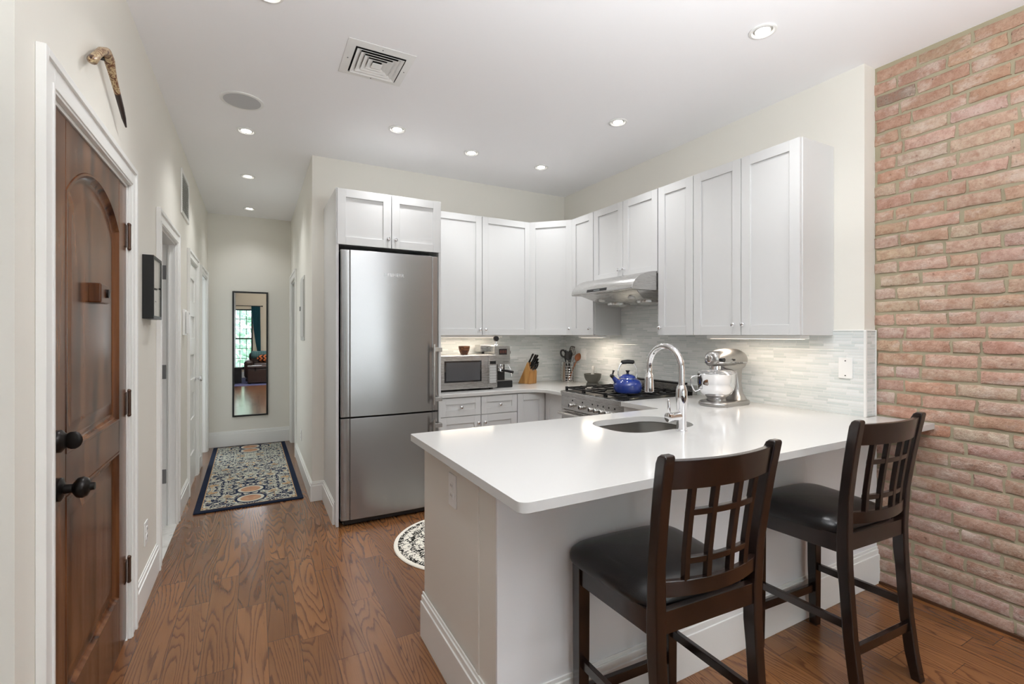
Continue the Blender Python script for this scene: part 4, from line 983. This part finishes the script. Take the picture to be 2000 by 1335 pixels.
for z, x0, x1, yw in ((.012, -.155, -.0, .095), (.03, -.145, -.035, .075), (.07, -.125, -.055, .052), (.13, -.118, -.058, .042), (.19, -.125, -.05, .040), (.235, -.135, -.03, .042), (.26, -.14, .0, .044)):
    R.append([m.v(((x0+x1)/2+(x1-x0)/2*math.copysign(abs(math.cos(q))**.75, math.cos(q)), yw*math.copysign(abs(math.sin(q))**.75, math.sin(q)), z)) for q in [2*math.pi*j/28 for j in range(28)]])
m.rings(R); m.build('pedestal', MIXERM, t, 0, 60, **L_)
m = MB(); out = [( .085+.105*math.cos(q), .105*math.sin(q)) for q in [math.radians(a) for a in range(-80, 81, 10)]]+[(-.06, .100), (-.12, .085), (-.165, .055), (-.172, 0), (-.165, -.055), (-.12, -.085), (-.06, -.100)]
cxm = .0; R = [[m.v((cxm+(x-cxm)*f, y*f, z)) for x, y in out] for f, z in ((.98, 0), (1.0, .004), (1.0, .016), (.96, .024), (.86, .028))]
m.rings(R); m.build('base', MIXERM, t, 0, 50, **L_)
MB().lathe([(.055, .026), (.058, .030), (.056, .042), (.05, .046)], (.085, 0, 0), 32).build('bowl_clamp', MIXERM, t, **L_)
bw = MB().lathe([(.050, .042), (.056, .047), (.062, .052), (.090, .075), (.106, .105), (.112, .140), (.113, .196), (.116, .200), (.114, .203), (.110, .200), (.109, .14), (.103, .108), (.088, .08), (.060, .056), (.002, .053)], (.085, 0, 0), 48).build('bowl', CHROME, t, 0, 60, **L_)
ha = math.radians(-25); hx, hy = .085, 0
pth = [(.111, .185), (.135, .188), (.158, .182), (.166, .165), (.160, .130), (.146, .098), (.135, .088), (.118, .094), (.106, .103)]
MB().tube([(hx+r*math.cos(ha), hy+r*math.sin(ha), z) for r, z in pth], .007, 12, squash=.6).build('bowl_handle', CHROME, bw, **L_)
m = MB()
R = [[m.v((.085+r*math.cos(q), r*math.sin(q), z)) for q in [math.radians(a) for a in range(-60, 241, 10)]] for r, z in ((.112, .2035), (.114, .207), (.095, .222), (.062, .228), (.060, .2265), (.092, .2205), (.111, .2055), (.112, .2035))]
m.rings(R, False, False)
shd = NT('pouring_shield'); shd.set((.9, .9, .9, 1), .08, 0.0, Transmission_Weight=.85, IOR=1.3); m.build('pouring_shield', shd.m, t, 0, 60, **L_)

# ------------------------------------------------------------------ bar stools
def make_stool(label):
    t = thing('bar_stool', label, 'bar stool', (0, 0, 0), 0, 'bar stools at the peninsula'); K = dict(world=False)
    PZ = [(0, -.224), (.10, -.206), (.25, -.187), (.43, -.174), (.50, -.170), (.60, -.168), (.75, -.173), (.87, -.189), (.96, -.203), (1.03, -.216), (1.048, -.219), (1.056, -.217)]
    for s_ in (-1, 1):
        secs = []
        for z, y in PZ:
            tw = .0175*(1-.0*z); hd_ = .022 if .45 < z < .7 else (.020 if z < .45 else .0185)
            if z < .1: hd_ = .0175
            xx = s_*(.188+.018*max(0, (z-.6)/.44))
            if z > 1.04: hd_ *= (.85 if z < 1.05 else .5)
            secs.append(((xx, y+hd_, z), (tw, 0, 0), (0, hd_, 0)))
        MB().sweep(secs).build('rear_post', ESPR, t, .005, 50, **K)
        MB().sweep([((s_*.196, .2025, 0), (.017, 0, 0), (0, .017, 0)), ((s_*.193, .204, .30), (.0205, 0, 0), (0, .0205, 0)), ((s_*.193, .204, .60), (.0215, 0, 0), (0, .0215, 0))]).build('front_leg', ESPR, t, .003, **K)
        m = MB(); m.sweep([((s_*.186, -.14, .582), (.011, 0, 0), (0, 0, .034)), ((s_*.196, .19, .570), (.011, 0, 0), (0, 0, .034))]); m.build('side_apron', ESPR, t, .002, **K)
        m = MB(); m.sweep([((s_*.188, -.165, .288), (.009, 0, 0), (0, 0, .015)), ((s_*.193, .19, .275), (.009, 0, 0), (0, 0, .015))]); m.build('side_stretcher', ESPR, t, .002, **K)
    MB().box(-.18, .18, .196, .218, .537, .602).build('front_apron', ESPR, t, .002, **K)
    MB().box(-.175, .175, -.162, -.140, .562, .624).build('rear_apron', ESPR, t, .002, **K)
    MB().box(-.172, .172, .195, .213, .155, .19).build('front_stretcher', ESPR, t, .002, **K)
    MB().box(-.178, .178, -.184, -.166, .185, .22).build('rear_stretcher', ESPR, t, .002, **K)
    # seat cushion
    m = MB(); R = []
    def outline(f, dz):
        P = []; n = 56
        for i in range(n):
            q = 2*math.pi*i/n; c_, s_ = math.cos(q), math.sin(q); e = .34
            u = math.copysign(abs(c_)**e, c_); v_ = math.copysign(abs(s_)**e, s_)
            hx_ = .219+.022*v_
            yy = .062+.200*v_ + (.012*(1-u*u) if v_ > .5 else 0)
            P.append((u*hx_*f, .062+(yy-.062)*f, dz))
        return P
    for f, z in ((.93, .604), (.985, .606), (1.0, .616), (1.0, .628), (.98, .640), (.93, .651), (.83, .661), (.67, .668), (.45, .672), (.2, .674), (.03, .6745)):
        R.append([m.v(p) for p in outline(f, z)])
    m.rings(R); m.build('seat_cushion', LEATHER, t, 0, 60, **K)
    # curved rails and lattice
    def bow(x, hw=.180): return -.034*(1-(x/hw)**2)
    def py(z):
        for (z0, y0), (z1, y1) in zip(PZ, PZ[1:]):
            if z0 <= z <= z1: return y0+(y1-y0)*(z-z0)/(z1-z0)
        return PZ[-1][1]
    def rail(name, zc, hh, th, x0=-.180, x1=.180, off=.018, n=14, crown=0):
        secs = []
        for i in range(n+1):
            x = x0+(x1-x0)*i/n; x_ = x*(1+.095*max(0, (zc-.6)/.44))
            lean = (py(min(zc+hh, 1.04))-py(zc-hh))/(2*hh)
            secs.append(((x_, py(zc)+off+bow(x), zc+crown*(1-(x/.172)**2)), (0, th, 0), (0, lean*hh, hh)))
        m = MB(); m.sweep([(p, (a[0], a[1], a[2]), b) for p, a, b in secs]); return m.build(name, ESPR, t, .0025, 50, **K)
    rail('top_rail', 1.000, .040, .0095); rail('bottom_rail', .684, .022, .009)
    rail('upper_crossbar', .893, .0095, .008, -.118, .118, .019); rail('lower_crossbar', .757, .0095, .008, -.118, .118, .019)
    for x in (-.110, -.042, .042, .110):
        secs = []
        for z in (.70, .78, .86, .91, .965):
            x_ = x*(1+.095*max(0, (z-.6)/.44)); secs.append(((x_, py(z)+.019+bow(x), z), (.0092, 0, 0), (0, .0085, 0)))
        MB().sweep(secs).build('slat', ESPR, t, .002, 50, **K)
    return t
st = make_stool('espresso-stained bar stool nearest the camera, in front of the peninsula middle')
st.location = (1.140, 1.068, 0); st.rotation_euler = (0, 0, math.radians(-3))
st2 = copy_tree(st); st2.location = (2.122, 1.096, 0); st2.rotation_euler = (0, 0, math.radians(-3)); st2['label'] = 'espresso-stained bar stool beside the exposed brick wall'

# ------------------------------------------------------------------ living room seen in the hall mirror
BLK = simple('window_black', S(26, 25, 24), .4)
def window(name, x0, x1, z0, z1, nx, nz):
    wn = thing(name, '', '', ((x0+x1)/2, YREAR, z0)); del wn['label']; del wn['category']; wn['kind'] = 'structure'
    m = MB(); f = .045; ya, yb = YREAR-.06, YREAR+.004
    for a in ((x0, x0+f, z0, z1), (x1-f, x1, z0, z1), (x0+f, x1-f, z0, z0+f), (x0+f, x1-f, z1-f, z1), (x0+f, x1-f, (z0+z1)/2-.022, (z0+z1)/2+.022)): m.box(a[0], a[1], ya, yb, a[2], a[3])
    m.build('frame', BLK, wn, .002)
    m = MB()
    for i in range(1, nx): xx = x0+(x1-x0)*i/nx; m.box(xx-.008, xx+.008, ya+.01, yb-.02, z0+f, z1-f)
    for i in range(1, nz):
        zz_ = z0+(z1-z0)*i/nz
        if abs(zz_-(z0+z1)/2) > .03: m.box(x0+f, x1-f, ya+.01, yb-.02, zz_-.008, zz_+.008)
    m.build('muntins', BLK, wn, .001)
    g = NT('window_glass'); g.set((1, 1, 1, 1), .0, 0.0, Transmission_Weight=1.0, IOR=1.02)
    MB().box(x0+f, x1-f, YREAR-.035, YREAR-.031, z0+f, z1-f).build('pane', g.m, wn, 0, 0)
    MB().box(x0-.06, x1+.06, YREAR+.004, YREAR+.05, z0-.035, z0).build('sill', BLK, wn, .003)
window('window_1', -.60, -.05, .30, 2.20, 3, 6)
window('added_window', .85, 2.65, .45, 2.40, 4, 4)  # unseen wide window, added to let light into the living room
struct('baseboard_rear', bby(MB(), YREAR, 1, -.52, 3.0), TRIM, .002)
t = thing('curtain_rod', 'thin dark curtain rod above the black living-room window', 'curtain rod', (-.2, YREAR+.09, 2.30))
MB().tube([(-.52, YREAR+.09, 2.30), (.20, YREAR+.09, 2.30)], .011, 12).build('rod', BLACKM, t); MB().ball((.215, YREAR+.09, 2.30), .022).build('finial', BLACKM, t)
MB().box(.16, .18, YREAR, YREAR+.10, 2.285, 2.298).build('bracket', BLACKM, t)
m = MB(); R = []
for i in range(15):
    q = i/14; z = 2.29-1.62*q; x0 = -.09+.20*q**1.4; x1 = .16+.02*q
    R.append([m.v((x0+(x1-x0)*j/40, YREAR+.055+.016*math.sin(j*1.25)+(.004 if back else 0), z)) for back in (0,) for j in range(41)])
m.rings(R, False, False); o = m.build('curtain', simple('teal_curtain', S(28, 86, 98), .8), None); sm = o.modifiers.new('thick', 'SOLIDIFY'); sm.thickness = .004
tag(o, 'teal curtain gathered to the side of the living-room window', 'curtain')
t = thing('storage_trunk', 'dark leather storage trunk on the living-room rug', 'trunk', (.28, -1.72, 0))
MB().box(-.17, .75, -1.98, -1.46, .03, .42).build('body', BROWNL, t, .02); MB().box(-.18, .76, -1.99, -1.45, .425, .50).build('lid', BROWNL, t, .02)
for x in (-.12, .70):
    for y in (-1.93, -1.51): MB().box(x-.03, x+.03, y-.03, y+.03, .013, .032).build('foot', BLACKP, t)
for x in (.02, .56): MB().box(x-.02, x+.02, -1.452, -1.444, .36, .47).build('strap', BLACKM, t, .002)
t = thing('open_book', 'open book lying on the leather trunk', 'book', (.05, -1.65, .5005), .3)
MB().box(-.12, .12, -.08, .08, 0, .012).build('pages', WHITEP, t, .003, world=False); MB().box(-.125, .125, -.085, .085, -.0004, .003).build('cover', simple('book_cover', S(40, 44, 60), .5), t, 0, world=False)
t = thing('sofa', 'dark brown leather sofa behind the trunk, seen in the hall mirror', 'sofa', (.75, -2.75, 0))
MB().box(-.15, 1.75, -3.15, -2.30, .10, .42).build('base', BROWNL, t, .04); MB().box(-.15, 1.75, -3.20, -2.90, .35, .84).build('backrest', BROWNL, t, .08)
for x in (-.27, 1.60): MB().box(x, x+.22, -3.18, -2.30, .10, .62).build('armrest', BROWNL, t, .08)
for x in (-.02, .80): MB().box(x, x+.79, -2.92, -2.28, .40, .54).build('seat_cushion', BROWNL, t, .05)
for x in (-.2, 1.7):
    for y in (-3.1, -2.36): MB().box(x-.03, x+.03, y-.03, y+.03, .013, .10).build('foot', BLACKP, t)
thr = NT('plaid_throw'); c_ = thr.coord(); x_, y_, z_ = thr.sep(c_)
chk = thr.math('LESS_THAN', thr.math('MINIMUM', thr.math('FRACT', thr.math('MULTIPLY', x_, 22.0)), thr.math('FRACT', thr.math('MULTIPLY', z_, 22.0))), .3)
thr.set(thr.mix(chk, S(96, 130, 128), S(52, 78, 82)), .95)
m = MB(); sec = [(-2.885, .66), (-2.885, .80), (-2.92, .855), (-3.05, .865), (-3.18, .855), (-3.215, .80), (-3.215, .62)]
R = [[m.v((-.10+.95*i/12, y+.004*math.sin(i*1.7+z*9), z+.004*math.sin(i*2.1))) for y, z in sec] for i in range(13)]
m.rings(R, False, False); o = m.build('plaid_throw', thr.m, None); sm = o.modifiers.new('thick', 'SOLIDIFY'); sm.thickness = .012; sm.offset = 1
tag(o, 'green plaid throw draped over the leather sofa back', 'throw')
pat = NT('chevron_cushion'); c_ = pat.coord(); x_, y_, z_ = pat.sep(c_)
ch = pat.math('GREATER_THAN', pat.math('FRACT', pat.math('ADD', pat.math('MULTIPLY', x_, 9.0), pat.math('PINGPONG', pat.math('MULTIPLY', z_, 9.0), .5))), .5)
pat.set(pat.mix(ch, S(200, 110, 60), S(36, 26, 24)), .9)
m = MB(); m.ball((0, 0, 0), 1, (.22, .06, .115), 24, 12); o = m.build('chevron_cushion', pat.m, None); o.location = (.28, -2.805, .660); tag(o, 'orange and black chevron cushion on the leather sofa', 'cushion')
o = MB().box(-.48, 2.2, -3.7, -1.05, 0, .012).build('living_rug', simple('purple_rug', S(92, 92, 128), .95, var=.8), None, .003); tag(o, 'faded blue and violet rug under the leather trunk', 'rug')
t = thing('side_table', 'small dark side table left of the trunk, seen in the hall mirror', 'side table', (-.42, -1.9, 0))
MB().box(-.515, -.30, -2.1, -1.75, .42, .46).build('top', BLACKP, t, .004); MB().box(-.50, -.32, -2.08, -1.77, .013, .42).build('cabinet', BLACKP, t, .004)
# trees outside the window
LEAF = NT('foliage'); n_ = LEAF.noise(LEAF.coord(), 7.0, 4, .7); LEAF.set(LEAF.ramp(n_, [(.3, S(110, 150, 125)), (.55, S(170, 205, 180)), (.75, S(225, 240, 228))]), .7)
rnd = random.Random(3)
for i, (x, y, z, r, lab) in enumerate(((-1.1, -8.0, .7, 1.2, 'leafy green tree crown outside the living-room window, lower one'), (.2, -11.0, 2.6, 1.3, 'leafy green tree crown outside the living-room window, upper one'))):
    t = thing('garden_tree', lab, 'tree', (x, y, -2.0))
    m = MB()
    for k in range(420):
        d = Vector((rnd.gauss(0, 1), rnd.gauss(0, 1), rnd.gauss(0, 1))).normalized()*r*rnd.uniform(.55, 1); c = Vector((x, y, z))+d
        a = Vector((rnd.gauss(0, 1), rnd.gauss(0, 1), rnd.gauss(0, 1))).normalized()*.16; b = a.cross(Vector((rnd.gauss(0, 1), rnd.gauss(0, 1), rnd.gauss(0, 1)))).normalized()*.10
        m.f([m.v(c-a), m.v(c+b), m.v(c+a), m.v(c-b)])
    m.build('crown', LEAF.m, t, 0, 0); MB().tube([(x, y, -2), (x, y, z)], [.12, .06], 10).build('trunk', BROWNL, t)
